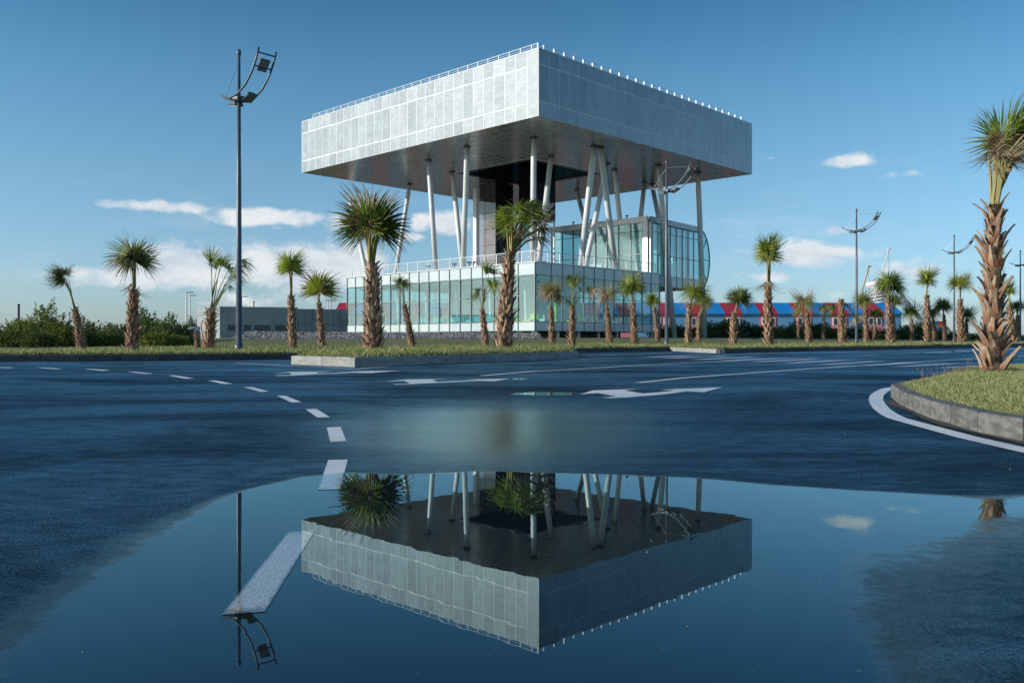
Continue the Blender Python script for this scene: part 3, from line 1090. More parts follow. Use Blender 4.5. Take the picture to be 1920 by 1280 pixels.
# facade panels: 27 columns by 3 rows on both faces in view
NCOL = 27
cw = S / NCOL
ROWS = [(ZB, ZB + 1.19), (ZB + 1.19, ZB + 4.08), (ZB + 4.08, ZT)]
gap = 0.085
pan_me = []
for (z0, z1) in ROWS:
    mb = MB()
    hw_, hh_ = (cw - gap) / 2, (z1 - z0 - gap) / 2
    mb.box((-0.03, -hw_, -hh_), (0.03, hw_, hh_))
    pan_me.append(mb.mesh('facade_panel', M_PANEL))
full = MB().box((-0.03, -(cw - gap) / 2, -(ZT - ZB - gap) / 2), (0.03, (cw - gap) / 2, (ZT - ZB - gap) / 2)).mesh('facade_panel', M_PANEL)
rj = lambda s: random.gauss(0, s)
for face in (0, 1):
    for c in range(NCOL):
        u = (c + 0.5) * cw
        if face == 0 and c == 0:
            link('facade_panel', full, block, (0.0, u, (ZB + ZT) / 2), (0, R(rj(.1)), R(rj(.15))))
            continue
        for r_ in range(3):
            z = (ROWS[r_][0] + ROWS[r_][1]) / 2
            if face == 0:
                link('facade_panel', pan_me[r_], block, (0.0, u, z), (0, R(rj(.10)), R(rj(.25))))
            else:
                link('facade_panel', pan_me[r_], block, (u, 0.0, z), (R(rj(.10)), 0, R(90 + rj(.25))))
# soffit tiles
tiles = []
for i in range(NCOL):
    for j in range(NCOL):
        x, y = (i + 0.5) * cw, (j + 0.5) * cw
        if H0 - 0.5 < x < H1 + 0.5 and H0 - 0.5 < y < H1 + 0.5:
            continue
        tiles.append(((BM_ @ Vector((x, y, 0))).length, x, y))
tiles.sort()
ts = (cw - 0.065) / 2
tile_me = MB().box((-ts, -ts, -0.02), (ts, ts, 0.02)).mesh('soffit_panel', M_SOFFIT)
for d_, x, y in tiles[:300]:
    link('soffit_panel', tile_me, block, (x, y, ZB + 0.02), (R(rj(.08)), R(rj(.08)), 0))
mb = MB()
for d_, x, y in tiles[300:]:
    mb.box((x - ts, y - ts, ZB), (x + ts, y + ts, ZB + 0.04))
tag(mb.build('soffit_panel', M_SOFFIT, block), kind='stuff')
# fascia frame round the opening
mb = MB()
fz0, fz1 = ZB - 0.02, ZB + 0.06
for (a, b) in (((H0 - 0.5, H0 - 0.5), (H1 + 0.5, H0)), ((H0 - 0.5, H1), (H1 + 0.5, H1 + 0.5)), ((H0 - 0.5, H0), (H0, H1)), ((H1, H0), (H1 + 0.5, H1))):
    mb.box((*a, fz0), (*b, fz1))
mb.build('opening_trim', M_CAP, block)
# atrium glazing on the inner walls of the opening, louvres above
pw = (H1 - H0) / 7
ag = MB().box((-0.02, -pw / 2 + 0.06, -1.05), (0.02, pw / 2 - 0.06, 1.05)).mesh('atrium_pane', M_ATRIUM)
for i in range(7):
    for r_ in range(2):
        z = ZB + 1.25 + r_ * 2.2
        c = H0 + (i + 0.5) * pw
        link('atrium_pane', ag, block, (H1 - 0.03, c, z))
        link('atrium_pane', ag, block, (c, H1 - 0.03, z), (0, 0, R(90)))
        link('atrium_pane', ag, block, (H0 + 0.03, c, z))
        link('atrium_pane', ag, block, (c, H0 + 0.03, z), (0, 0, R(90)))
lv = MB().box((-0.09, H0 + 0.1, -0.16), (0.09, H1 - 0.1, 0.16)).mesh('louvre', M_CAP)
for i in range(13):
    link('louvre', lv, block, (H0 + 0.5 + i * (H1 - H0 - 1) / 12, 0, ZT - 0.5), (0, 0, 0))
# roof railing
post = MB().box((-0.03, -0.03, 0), (0.03, 0.03, 0.60)).mesh('railing_post', M_WHITE)
for c in range(1, NCOL):
    link('railing_post', post, block, (0.55, c * cw, ZT))
    post_r = link('railing_post', post, block, (c * cw, 0.55, ZT), None, (2.2, 2.2, 1))
link('railing_post', post, block, (0.55, 0.55, ZT), None, (2.0, 2.0, 1))
mb = MB()
for z, r_ in ((0.60, 0.032), (0.40, 0.014), (0.2, 0.014)):
    mb.tube([(0.55, 0.5, ZT + z), (0.55, S - cw, ZT + z)], r_, 6)
mb.build('roof_rail', M_WHITE, block)
mb = MB()
for z, r_ in ((0.58, 0.016), (0.3, 0.010)):
    mb.tube([(0.5, 0.55, ZT + z), (S - cw, 0.55, ZT + z)], r_, 6)
mb.build('roof_rail', M_GALV, block)
for cst in range(2):   # cut cable ends under the right corner
    x = S - 3.1 - cst * 1.3
    pts = [(x, 0.3, ZB + 0.02), (x + 0.02, 0.28, ZB - 0.5), (x + (-.05 if cst else .12), 0.3, ZB - 0.95 - cst * 0.3)]
    MB().tube(pts, 0.018, 5).build('hanging_cable', M_WHITE, block)

# ---------------------------------------------------------------- lower storey
L0 = 4.24
LX, LY = L0 + 18.4, L0 + 27.05   # extent along local x (right) and y (left)
Z1, ZTER = 1.42, 7.25
low = MB()
low.box((L0 + 0.08, L0 + 0.08, Z1 - 0.02), (LX - 0.08, LY - 0.08, Z1 + 0.30))
low.box((L0 + 0.10, L0 + 0.10, 6.75), (LX - 0.10, LY - 0.10, ZTER - 0.02))
low_o = low.build('lower_storey', [M_CEILIN], bld)
MB().box((L0 - 0.06, L0 - 0.06, ZTER - 0.015), (LX + 0.06, LY + 0.06, ZTER + 0.06)).build('terrace_deck', M_WHITE, low_o)
MB().box((L0 + 0.3, L0 + 0.3, Z1 + 0.301), (LX - 0.3, LY - 0.3, Z1 + 0.34)).build('interior_floor', M_FLOORIN, low_o)
ZR = [Z1, 2.19, 4.42, 6.19, ZTER - 0.02]


def curtain_wall(parent, origin, du, length, ncol, zr, kinds, thick=0.05, gap=0.05, mats=None, firstw=1.0, mull=0.035, mmat=None):
    """panes one by one plus a mullion grid. du: unit direction in the parent's frame"""
    du = Vector((du[0], du[1], 0)).normalized()
    ang = math.atan2(du.y, du.x)
    wd_ = length / (ncol - 1 + firstw)
    edges = [0.0] + [wd_ * firstw + i * wd_ for i in range(ncol)]
    cache = {}
    mgrid = MB()
    for c in range(ncol):
        for r_ in range(len(zr) - 1):
            w_, h_ = edges[c + 1] - edges[c] - gap, zr[r_ + 1] - zr[r_] - gap
            key = (round(w_, 3), r_)
            if key not in cache:
                cache[key] = MB().box((-w_ / 2, -thick / 2, -h_ / 2), (w_ / 2, thick / 2, h_ / 2)).mesh(kinds[r_], mats[kinds[r_]])
            p = Vector((origin[0], origin[1], 0)) + du * (edges[c] + edges[c + 1]) / 2
            link(kinds[r_], cache[key], parent, (p.x, p.y, (zr[r_] + zr[r_ + 1]) / 2), (R(rj(.12)), 0, ang + R(rj(.15))))
    Mx = Matrix.Translation(Vector((origin[0], origin[1], 0))) @ Matrix.Rotation(ang, 4, 'Z')
    for e_ in edges:
        mgrid.box((e_ - mull, -0.06, zr[0]), (e_ + mull, 0.09, zr[-1]), 0, Mx)
    for z in zr:
        mgrid.box((0.001, -0.05, z - mull * 0.8), (length - 0.001, 0.08, z + mull * 0.8), 0, Mx)
    mgrid.build('mullion_grid', mmat or M_MULL, parent)


KM = {'spandrel_panel': M_SPAND, 'glass_pane': M_GLASS}
KN = ['spandrel_panel', 'glass_pane', 'glass_pane', 'spandrel_panel']
curtain_wall(low_o, (L0, L0), (0, 1), LY - L0, 18, ZR, KN, mats=KM, firstw=1.35)
curtain_wall(low_o, (L0, L0), (1, 0), LX - L0, 12, ZR, KN, mats=KM, firstw=1.35)
curtain_wall(low_o, (LX, L0), (0, 1), LY - L0, 9, ZR, KN, mats=KM)
curtain_wall(low_o, (L0, LY), (1, 0), LX - L0, 6, ZR, KN, mats=KM)
# things inside, seen through the glass
for (x, y) in [(L0 + 3.2, L0 + 4 + 4.6 * i) for i in range(6)] + [(L0 + 5 + 4.5 * i, L0 + 3.0) for i in range(3)]:
    MB().tube([(x, y, Z1 + 0.3), (x + 0.15, y + 0.35, 6.75)], 0.16, 10).build('interior_column', M_WHITE, low_o)
MB().box((L0 + 10, L0 + 8, Z1 + 0.34), (L0 + 10.2, LY - 5, 6.7)).build('partition', M_CEILIN, low_o)
MB().box((L0 + 9.0, L0 + 7, Z1 + 0.34), (LX - 4, L0 + 7.2, 6.7)).build('partition', M_CEILIN, low_o)
lt = MB().box((-0.25, -0.45, -0.16), (0.25, 0.45, 0.0)).mesh('ceiling_lamp', M_WHITE)
for i in range(17):
    link('ceiling_lamp', lt, low_o, (L0 + 1.0, L0 + 1.6 + i * 1.5, 6.05))
    link('ceiling_lamp', lt, low_o, (L0 + 2.6, L0 + 1.2 + i * 1.5, 6.05))
hang = MB().box((L0 + 0.9, L0 + 0.9, 6.05), (L0 + 1.1, LY - 1, 6.75)).build('ceiling_beam', M_CEILIN, low_o)


def inside(name, lo, hi, m, label, cat, extra=None):
    """a piece of furniture standing on the interior floor (legs, body, back)"""
    z = Z1 + 0.34
    c = BM_ @ Vector(((lo[0] + hi[0]) / 2, (lo[1] + hi[1]) / 2, z))
    r_ = empty(name, c, BANG)
    w_, d_, h_ = (hi[0] - lo[0]) / 2, (hi[1] - lo[1]) / 2, hi[2]
    MB().box((-w_, -d_, 0.08), (w_, d_, h_ * 0.55)).build('seat', m, r_)
    MB().box((w_ - 0.12, -d_, h_ * 0.55 + 0.002), (w_, d_, h_)).build('backrest', m, r_)
    for sx in (-1, 1):
        for sy in (-1, 1):
            MB().box((sx * (w_ - .1) - .03, sy * (d_ - .1) - .03, 0), (sx * (w_ - .1) + .03, sy * (d_ - .1) + .03, 0.08)).build('leg', M_CAP, r_)
    tag(r_, label, cat, 'lounge seats behind the ground floor glass')
    return r_


for i, (y, m, lab) in enumerate([(L0 + 8.2, M_TEAL, 'teal lounge seat behind the glass, nearest the tallest trunk'), (L0 + 10.4, M_TEAL, 'teal lounge seat behind the glass, second of the row'),
                                 (L0 + 12.6, M_TEAL, 'teal lounge seat behind the glass, third of the row'), (L0 + 15.6, M_TEAL, 'teal lounge seat behind the glass, fourth of the row'),
                                 (L0 + 18.0, M_TEAL, 'teal lounge seat behind the glass, farthest left'), (L0 + 5.2, M_LIME, 'lime green lounge seat behind the glass left of the corner')]):
    inside('lounge_seat', (L0 + 1.8, y - 0.75, 0), (L0 + 2.9, y + 0.75, 1.1), m, lab, 'seat')
for i, (x, lab) in enumerate([(L0 + 1.9, 'lime green lounge seat behind the glass right of the corner'), (L0 + 7.6, 'lime green lounge seat at the middle of the right glass wall')]):
    inside('lounge_seat', (x - 0.6, L0 + 1.8, 0), (x + 0.6, L0 + 2.8, 1.2), M_LIME, lab, 'seat')
MB().box((L0 + 2.6, L0 + 5.2, Z1 + 0.34), (L0 + 4.6, L0 + 5.4, 5.0)).build('partition', M_TEAL, low_o)
for x in (L0 + 5.2, L0 + 8.6):
    MB().box((x, L0 + 2.2, Z1 + 0.34), (x + 0.22, L0 + 2.45, 4.0)).build('partition', M_LIME, low_o)

# stilts and undercroft
for i in range(10):
    y = L0 + 0.6 + i * 2.85
    MB().box((L0 + 0.35, y - 0.08, 0.3), (L0 + 0.55, y + 0.08, Z1 - 0.02)).build('stilt', M_WHITE, low_o)
for i in range(7):
    x = L0 + 0.6 + i * 2.85
    MB().box((x - 0.08, L0 + 0.35, 0.3), (x + 0.08, L0 + 0.55, Z1 - 0.02)).build('stilt', M_WHITE, low_o)
for i in range(6):
    MB().tube([(L0 + 4.5, L0 + 3 + i * 4.2, 0.2), (L0 + 4.5, L0 + 3 + i * 4.2, Z1)], 0.3, 12).build('stilt', M_COLUMN, low_o)
MB().box((L0 + 7.5, L0 + 4, 0.2), (L0 + 9, L0 + 13, Z1 - 0.03)).build('undercroft_wall', M_CAP, low_o)
MB().box((L0 + 3.2, L0 + 2.6, 0.2), (LX - 3, L0 + 2.9, Z1 - 0.03)).build('undercroft_wall', M_CAP, low_o)
MB().box((L0 - 1.6, L0 - 1.2, 0.2), (L0 - 0.3, LY + 1, 0.86)).build('plinth_ledge', M_CONC, low_o)

# terrace railing
tr = empty('terrace_railing', (0, 0, 0))
tr.parent = bld
tp = MB().box((-0.03, -0.03, 0), (0.03, 0.03, 0.92)).mesh('railing_post', M_WHITE)
for i in range(18):
    link('railing_post', tp, tr, (L0 + 0.25, L0 + 0.25 + i * 1.55, ZTER + 0.06))
for i in range(1, 12):
    link('railing_post', tp, tr, (L0 + 0.25 + i * 1.62, L0 + 0.25, ZTER + 0.06))
mb = MB()
for z, r_ in ((0.93, 0.035), (0.76, 0.010), (0.6, 0.010), (0.44, 0.010), (0.28, 0.010), (0.12, 0.010)):
    zz = ZTER + 0.06 + z
    mb.tube([(L0 + 0.25, LY - 0.4, zz), (L0 + 0.25, L0 + 0.25, zz), (LX - 0.6, L0 + 0.25, zz)], r_, 6)
mb.build('rail', M_WHITE, tr)
for (px, py, lab_) in [(803, 500, 'small dark terrace lamp left of the slanting column pair, leftmost'), (852, 498, 'small dark terrace lamp between the left terrace columns'),
                       (880, 497, 'small dark terrace lamp just right of the left terrace columns'), (888, 497, 'small dark terrace lamp next to the white square column')]:
    p = on_x(px, L0 + 1.5, ZTER + 0.06)
    r_ = empty('terrace_lamp', BM_ @ p, 0)
    MB().tube([(0, 0, 0), (0, 0, 0.5)], 0.05, 8).build('stem', M_CAP, r_)
    MB().tube([(0, 0, 0.48), (0, 0, 0.55), (0, 0, 0.66)], [0.08, 0.26, 0.24], 12).build('lamp_shade', M_CAP, r_)
    tag(r_, lab_, 'lamp', 'small lamps on the terrace')

# ---------------------------------------------------------------- columns
PODZ = 13.0


def column(top, foot, r_=0.25):
    d_ = foot - top
    c = MB().tube([top + d_ * 0.004, top + d_ * 0.10, top + d_ * 0.5, foot], [r_ * 0.66, r_, r_, r_], 16).build('column', M_COLUMN, bld, smooth=False)
    for p_ in c.data.polygons:
        p_.use_smooth = len(p_.vertices) == 4
    MB().tube([top + Vector((0, 0, -0.08)), top + Vector((0, 0, 0.0))], r_ * 1.35, 16).build('cap_plate', M_CAP, c)
    return c


def topP(px, py):
    p = BL(px, py, ZB)
    return Vector((p.x, p.y, ZB))


ZF = ZTER + 0.03
column(topP(655, 372), on_x(690, L0 + 3.2, ZF))
column(topP(768.4, 344.8), on_x(740, L0 + 5.5, ZF))
column(topP(803.7, 300), on_x(817.5, L0 + 0.9, ZF))
column(topP(848, 321.9), on_x(868, L0 + 4.5, ZF))
column(topP(875.9, 275), on_x(868.5, L0 + 0.9, ZF))
column(topP(1001, 258), on_x(998.8, L0 + 1.1, ZF))
column(topP(1033.4, 291.7), on_x(1010, L0 + 2.0, ZF))
column(topP(1114, 273.9), on_y(1089, L0 + 0.7, ZF), 0.28)
column(topP(1125.5, 276.8), on_y(1154.5, L0 + 0.7, ZF), 0.28)
column(topP(1138.3, 306.9), on_y(1097, L0 + 1.4, ZF))
for (tx, ty, fx, fy) in [(1152.8, 317.8, 1162, 412), (1081.3, 357, 1096, 414), (1208.6, 342, 1201, 409), (1222, 345, 1236, 413)]:
    f_ = BL(fx, fy, PODZ - 0.05)
    column(topP(tx, ty), Vector((f_.x, f_.y, PODZ - 0.05)))
f_ = BI @ P(1265, 633, 90.0)
column(topP(1234.3, 309.5), Vector((f_.x, f_.y, 0.6)), 0.28)
f_ = BI @ P(1321, 633, 92.5)
column(topP(1308.5, 323), Vector((f_.x, f_.y, 0.6)), 0.28)

# ---------------------------------------------------------------- lift shaft
sx0, sy0, sx1, sy1 = 14.05, 18.85, 16.7, 21.3
shaft = MB().box((sx0 + 0.25, sy0 + 0.25, ZTER), (sx1 - 0.25, sy1 - 0.25, ZT - 1.2)).build('lift_shaft', M_RED, bld)
nz_ = 9
zs_ = [ZTER + 0.06 + i * (ZT - 1.3 - ZTER) / nz_ for i in range(nz_ + 1)]
for i in range(nz_):
    z0, z1 = zs_[i] + 0.03, zs_[i + 1] - 0.03
    m = M_REDGLASS if i < 4 else M_DARKGLASS
    ym = (sy0 + sy1) / 2
    for (a, b) in ((sy0, ym + 0.3), (ym + 0.33, sy1)):
        MB().box((sx0, a + 0.02, z0), (sx0 + 0.04, b - 0.01, z1)).build('glass_panel', m, shaft)
    MB().box((sx0 + 0.02, sy0 - 0.01, z0), (sx1, sy0 + 0.03, z1)).build('glass_panel', M_DARKGLASS, shaft)
mb = MB()
for k_ in range(4):   # cross bracing inside the shaft glass
    z0, z1 = ZTER + 0.3 + k_ * 2.2, ZTER + 2.3 + k_ * 2.2
    mb.tube([(sx0 + 0.14, sy0 + 0.3, z0), (sx0 + 0.14, sy1 - 0.4, z1)], 0.06, 6)
    mb.tube([(sx0 + 0.14, sy0 + 0.3, z1), (sx0 + 0.14, sy1 - 0.4, z0)], 0.06, 6)
mb.build('bracing', M_RED, shaft)
# dark stair tower right of it, hanging in the opening
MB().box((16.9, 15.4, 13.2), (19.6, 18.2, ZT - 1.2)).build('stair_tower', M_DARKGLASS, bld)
# white square column left of the shaft
p = BL(893, 354, ZB)
MB().box((p.x - 0.27, p.y - 0.27, ZF), (p.x + 0.27, p.y + 0.27, ZB)).build('column', M_WHITE, bld)
# lattice stair under the tower
st = MB()
for k_ in range(10):
    z = ZF + k_ * 0.42
    st.box((17.0 + (k_ % 5) * 0.4, 16.0, z), (17.5 + (k_ % 5) * 0.4, 17.2, z + 0.06))
for (x, y) in ((16.95, 15.5), (19.5, 15.5), (16.95, 18.1), (19.5, 18.1)):
    st.box((x - 0.08, y - 0.08, ZF), (x + 0.08, y + 0.08, 13.2))
st.build('stair', M_WHITE, bld)

# ---------------------------------------------------------------- glazed pavilion on the terrace
pod = empty('glass_pavilion', (0, 0, 0))
pod.parent = bld
PC = Vector((13.6, 87.9, 0))
dLw = Vector((-0.7194, 0.6946, 0))
dRw = Vector((0.62, 0.785, 0)).normalized()
pc = BI @ PC
dl = BI.to_3x3() @ dLw
dr = BI.to_3x3() @ dRw
LL, RL = 12.8, 11.2
PZ = [7.33, 9.3, 11.6, 12.42]
KM2 = {'spandrel_panel': M_SPAND, 'glass_pane': M_GLASS2}
curtain_wall(pod, pc + dl * 0.62, dl, LL - 0.62, 8, PZ, ['glass_pane'] * 3, mats=KM2)
curtain_wall(pod, pc + dr * 0.62, dr, RL - 0.62, 8, [6.12, 7.18, 9.3, 11.6, 12.42], ['spandrel_panel', 'glass_pane', 'glass_pane', 'glass_pane'], mats=KM2)
angL, angR = math.atan2(dl.y, dl.x), math.atan2(dr.y, dr.x)
ML = Matrix.Translation(pc) @ Matrix.Rotation(angL, 4, 'Z')
MR_ = Matrix.Translation(pc) @ Matrix.Rotation(angR, 4, 'Z')
mb = MB()
mb.box((0.0, -0.05, 12.42), (LL, 0.25, PODZ), 0, ML)
mb.box((0.002, -0.10, 6.9), (0.60, 0.12, 12.415), 0, ML)
mb.box((0.26, -0.26, 12.422), (RL, 0.04, PODZ - 0.003), 0, MR_)
mb.box((0.05, -0.24, 6.1), (0.56, 0.06, 12.418), 0, MR_)
mb.build('frame', M_FRAMEGREY, pod)
# floor, roof, inner walls
c0, c1, c2, c3 = pc + dr * 0.15 + dl * 0.15, pc + dr * RL, pc + dr * RL + dl * LL, pc + dl * LL


def prism(pts, z0, z1):
    n = len(pts)
    return MB().add([(p.x, p.y, z0) for p in pts] + [(p.x, p.y, z1) for p in pts],
                    [tuple(range(n))[::-1], tuple(range(n, 2 * n))] + [(i, (i + 1) % n, n + (i + 1) % n, n + i) for i in range(n)])


ins = lambda p, k=0.3: p + ((c0 + c2) / 2 - p).normalized() * k
quad = [ins(c0), ins(c1, .1), ins(c2), ins(c3)]
prism(quad, 6.13, 7.30).build('floor_slab', M_WHITE, pod)
prism(quad, 12.46, 12.9).build('roof_slab', M_FRAMEGREY, pod)
for k_ in range(7):
    p0 = pc + dr * (1.3 + 1.4 * k_) + dl * 0.7
    mb = MB()
    mb.box((p0.x - 0.05, p0.y - 0.30, 7.3), (p0.x + 0.05, p0.y + 0.30, 12.4))
    mb.build('curtain_fin', M_WHITE if k_ % 3 else M_CAP, pod)
b_ = [pc + dl * 6.0 + dr * 2.5, pc + dl * 6.0 + dr * 9.5, pc + dl * 6.2 + dr * 9.5, pc + dl * 6.2 + dr * 2.5]
prism(b_, 7.31, 12.4).build('inner_wall', M_CEILIN, pod)
b_ = [pc + dl * 1.5 + dr * 5.0, pc + dl * 11 + dr * 5.0, pc + dl * 11 + dr * 5.2, pc + dl * 1.5 + dr * 5.2]
prism(b_, 7.31, 12.4).build('inner_wall', M_CEILIN, pod)
# bulging glass end
zc, zr_ = (6.15 + 12.9) / 2, (12.9 - 6.15) / 2
arc = [(2.6 * math.cos(a_), zc + zr_ * math.sin(a_)) for a_ in [R(-90 + 180 * i / 12) for i in range(13)]]
for i in range(12):
    (a0, z0), (a1, z1) = arc[i], arc[i + 1]
    for j in range(3):
        y0, y1 = LL * j / 3 + 0.03, LL * (j + 1) / 3 - 0.03
        pts = []
        for (a_, z_) in ((a0, z0), (a1, z1)):
            for yy in (y0, y1):
                pp = pc + dr * (RL + 0.02 + a_) + dl * yy
                pts.append((pp.x, pp.y, z_ + (0.02 if (a_, z_) == (a0, z0) else -0.02)))
        ctr = pc + dr * (RL - 0.5) + dl * (LL / 2)
        th = []
        for q_ in pts:
            dd = Vector((ctr.x - q_[0], ctr.y - q_[1], 0)).normalized() * 0.04
            th.append((q_[0] + dd.x, q_[1] + dd.y, q_[2]))
        MB().add(pts + th, [(0, 1, 3, 2), (4, 6, 7, 5), (0, 4, 5, 1), (1, 5, 7, 3), (3, 7, 6, 2), (2, 6, 4, 0)]).build('glass_pane', M_GLASS2, pod)
# the flat half-disc that closes the bulge on the near side, with its glazing bars
near = [pc + dr * (RL + 0.02 + a_) + dl * 0.02 for a_, z_ in arc]
mb = MB()
vs = [(p.x, p.y, z_) for p, (a_, z_) in zip(near, arc)]
mb.add(vs + [(p[0] - dl.x * -0.04, p[1] - dl.y * -0.04, p[2]) for p in vs],
       [tuple(range(13)), tuple(range(13, 26))[::-1]] + [(i, i + 13, (i + 1) % 13 + 13, (i + 1) % 13) for i in range(13)])
mb.build('glass_pane', M_GLASS2, pod)
mb = MB()
rim = [Vector((p.x - dl.x * 0.03, p.y - dl.y * 0.03, z_)) for p, (a_, z_) in zip(near, arc)]
mb.tube(rim, 0.055, 6)
cen_ = Vector((near[0].x - dl.x * 0.03, near[0].y - dl.y * 0.03, zc))
mid = cen_ + Vector((dr.x, dr.y, 0)) * 1.0
mb.tube([cen_, rim[6]], 0.04, 6)
mb.tube([mid + Vector((0, 0, 1.2)), rim[9]], 0.035, 6)
mb.tube([mid + Vector((0, 0, -1.2)), rim[3]], 0.035, 6)
mb.tube([mid + Vector((0, 0, 1.2)), cen_ + Vector((0, 0, 0.3)), mid + Vector((0, 0, -1.2))], 0.035, 6)
mb.build('glazing_bar', M_MULL, pod)
for k_ in range(4):
    p = pc + dl * (3.2 + 2.4 * k_) + dr * 0.9
    MB().tube([(p.x, p.y, 12.9), (p.x, p.y, 13.35), (p.x, p.y, 13.5)], [0.06, 0.06, 0.18], 8).build('roof_vent', M_CAP, pod)

# ================================================================== annex
an = empty('annex_building', (0, 0, 0))
tag(an, 'low flat grey annex with strip windows and a glazed right half', 'building')
aC = P(412, 640, 75.0)
aR = P(652, 640, 78.75)
aL = P(370, 640, 78.75)
aZ0, aZ1 = 0.5, 3.42
dR2 = (aR - aC)
dR2.z = 0
LR = dR2.length
dR2.normalize()
dL2 = aL - aC
dL2.z = 0
LA = dL2.length
dL2.normalize()
an.location = (aC.x, aC.y, 0)


def apt(r_, l_):
    q_ = dR2 * r_ + dL2 * l_
    return Vector((q_.x, q_.y, 0))


split = LR * (557 - 412) / (652 - 412) * 0.985
prism([apt(0, 0), apt(split, 0), apt(split, LA), apt(0, LA)], aZ0 - 0.3, aZ1).build('wall', M_CONC, an)
prism([apt(-0.06, -0.06), apt(split + 0.02, -0.06), apt(split + 0.02, LA), apt(-0.06, LA)], aZ1 + 0.001, aZ1 + 0.06).build('roof_cap', M_FRAMEGREY, an)
prism([apt(split + 0.03, 0.12), apt(LR, 0.12), apt(LR, LA), apt(split + 0.03, LA)], aZ0 - 0.3, aZ1 - 0.06).build('glazed_wing', M_MULL, an)
ang = math.atan2(dR2.y, dR2.x)
for (x0, x1) in ((426, 440.5), (455, 468), (474, 504), (513, 541)):
    a_, b_ = (x0 - 412) / 240 * LR, (x1 - 412) / 240 * LR
    z0_, z1_ = 1.42, 1.92
    wn = prism([apt(a_, -0.012), apt(b_, -0.012), apt(b_, 0.03), apt(a_, 0.03)], z0_, z1_).build('window', M_DARKWIN, an)
    prism([apt(a_ - 0.03, -0.05), apt(b_ + 0.03, -0.05), apt(b_ + 0.03, -0.013), apt(a_ - 0.03, -0.013)], z0_ - 0.05, z0_ - 0.002).build('sill', M_FRAMEGREY, wn)
    for k_ in range(1, 6):
        zz = z0_ + k_ * (z1_ - z0_) / 6
        prism([apt(a_ + 0.01, -0.035), apt(b_ - 0.01, -0.035), apt(b_ - 0.01, -0.013), apt(a_ + 0.01, -0.013)], zz - 0.015, zz + 0.015).build('slat', M_MULL, wn)
M_ANGLASS = pmat('annex_glass', (0.13, 0.19, 0.22), (0.17, 0.22, 0.25), 0.5, 0.06, rand=0.12, spec=0.7)
ncol = 7
pwid = (LR - split - 0.05) / ncol
for i in range(ncol):
    for (z0_, z1_) in ((aZ0, 1.95), (1.98, aZ1 - 0.08)):
        a_ = split + 0.05 + i * pwid
        prism([apt(a_ + 0.015, 0.06), apt(a_ + pwid - 0.015, 0.06), apt(a_ + pwid - 0.015, 0.11), apt(a_ + 0.015, 0.11)], z0_, z1_).build('glass_pane', M_ANGLASS, an)
prism([apt(-0.4, -0.9), apt(LR + 1.5, -0.9), apt(LR + 1.5, -0.3), apt(-0.4, -0.3)], aZ0 - 0.3, aZ0 + 0.10).build('plinth', M_CONC, an)
# red hose looped at its lit side
p = apt(-0.1, LA * 0.62)
MB().tube([(p.x, p.y, 0.6), (p.x - 0.12, p.y - 0.1, 1.0), (p.x - 0.2, p.y - 0.1, 1.5), (p.x - 0.25, p.y - 0.1, 2.05), (p.x - 0.1, p.y, 2.35)], 0.05, 8).build('pipe', M_RED, an)

# ================================================================== palms
def frond_mesh(name, m, nseg=26, span=105.0, droop=0.25, ragged=0.15, fuse=0.45, cup=0.25, seed=0, wid=1.0):
    """fan leaf: hub at the origin, axis +Z, face towards +Y; unit radius"""
    rd = random.Random(seed)
    mb = MB()
    for i in range(nseg):
        a = R(-span + 2 * span * i / (nseg - 1) + rd.uniform(-2, 2))
        L = (0.80 + 0.20 * math.cos(a)) * (1 - rd.random() * ragged)
        dw = R(2 * span / (nseg - 1)) * 0.5 * wid
        dirv = Vector((math.sin(a), 0, math.cos(a)))
        side = Vector((math.cos(a), 0, -math.sin(a)))
        dr_ = droop * rd.uniform(0.6, 1.4)
        tw = rd.uniform(-0.25, 0.25)
        vs, at = [], []
        ts_ = (0.04, fuse, 0.74, 1.0)
        for t_ in ts_:
            w_ = t_ * L * math.tan(dw) if t_ <= fuse else fuse * L * math.tan(dw) * (1 - (t_ - fuse) / (1 - fuse)) ** 0.8
            bend = cup * (1 - math.cos(a)) * t_ * 0.5 + dr_ * max(0, t_ - 0.25) ** 2 * 1.8
            zdrop = dr_ * max(0, t_ - 0.55) ** 2 * 1.2
            c = dirv * (t_ * L) * (1 - 0.25 * dr_ * t_) + Vector((tw * max(0, t_ - 0.5) * 0.3, bend, -zdrop * 0.3))
            fold = 0.35 * w_
            vs += [tuple(c - side * w_ + Vector((0, fold, 0))), tuple(c), tuple(c + side * w_ + Vector((0, fold, 0)))]
            at += [t_] * 3
        fs = []
        for k_ in range(3):
            b = k_ * 3
            fs += [(b, b + 1, b + 4, b + 3), (b + 1, b + 2, b + 5, b + 4)]
        mb.add(vs, fs, 0, at)
    me = mb.mesh(name, m, attr='tt')
    return me


FR = {}
for key, m in (('g', M_FROND), ('y', M_FRONDY), ('k', M_FRONDD), ('d', M_DRY), ('b', M_DRYD)):
    FR[key + 'fan'] = frond_mesh('frond', m, 30, 108, 0.24, 0.28, 0.46, 0.25, 1)
    FR[key + 'fan2'] = frond_mesh('frond', m, 28, 98, 0.46, 0.34, 0.40, 0.5, 2)
    FR[key + 'droop'] = frond_mesh('frond', m, 24, 88, 0.85, 0.30, 0.36, 0.6, 3)
    FR[key + 'fold'] = frond_mesh('frond', m, 20, 42, 0.20, 0.25, 0.45, 0.2, 4)
    FR[key + 'hang'] = frond_mesh('frond', m, 18, 34, 0.7, 0.4, 0.30, 0.2, 5, 1.3)


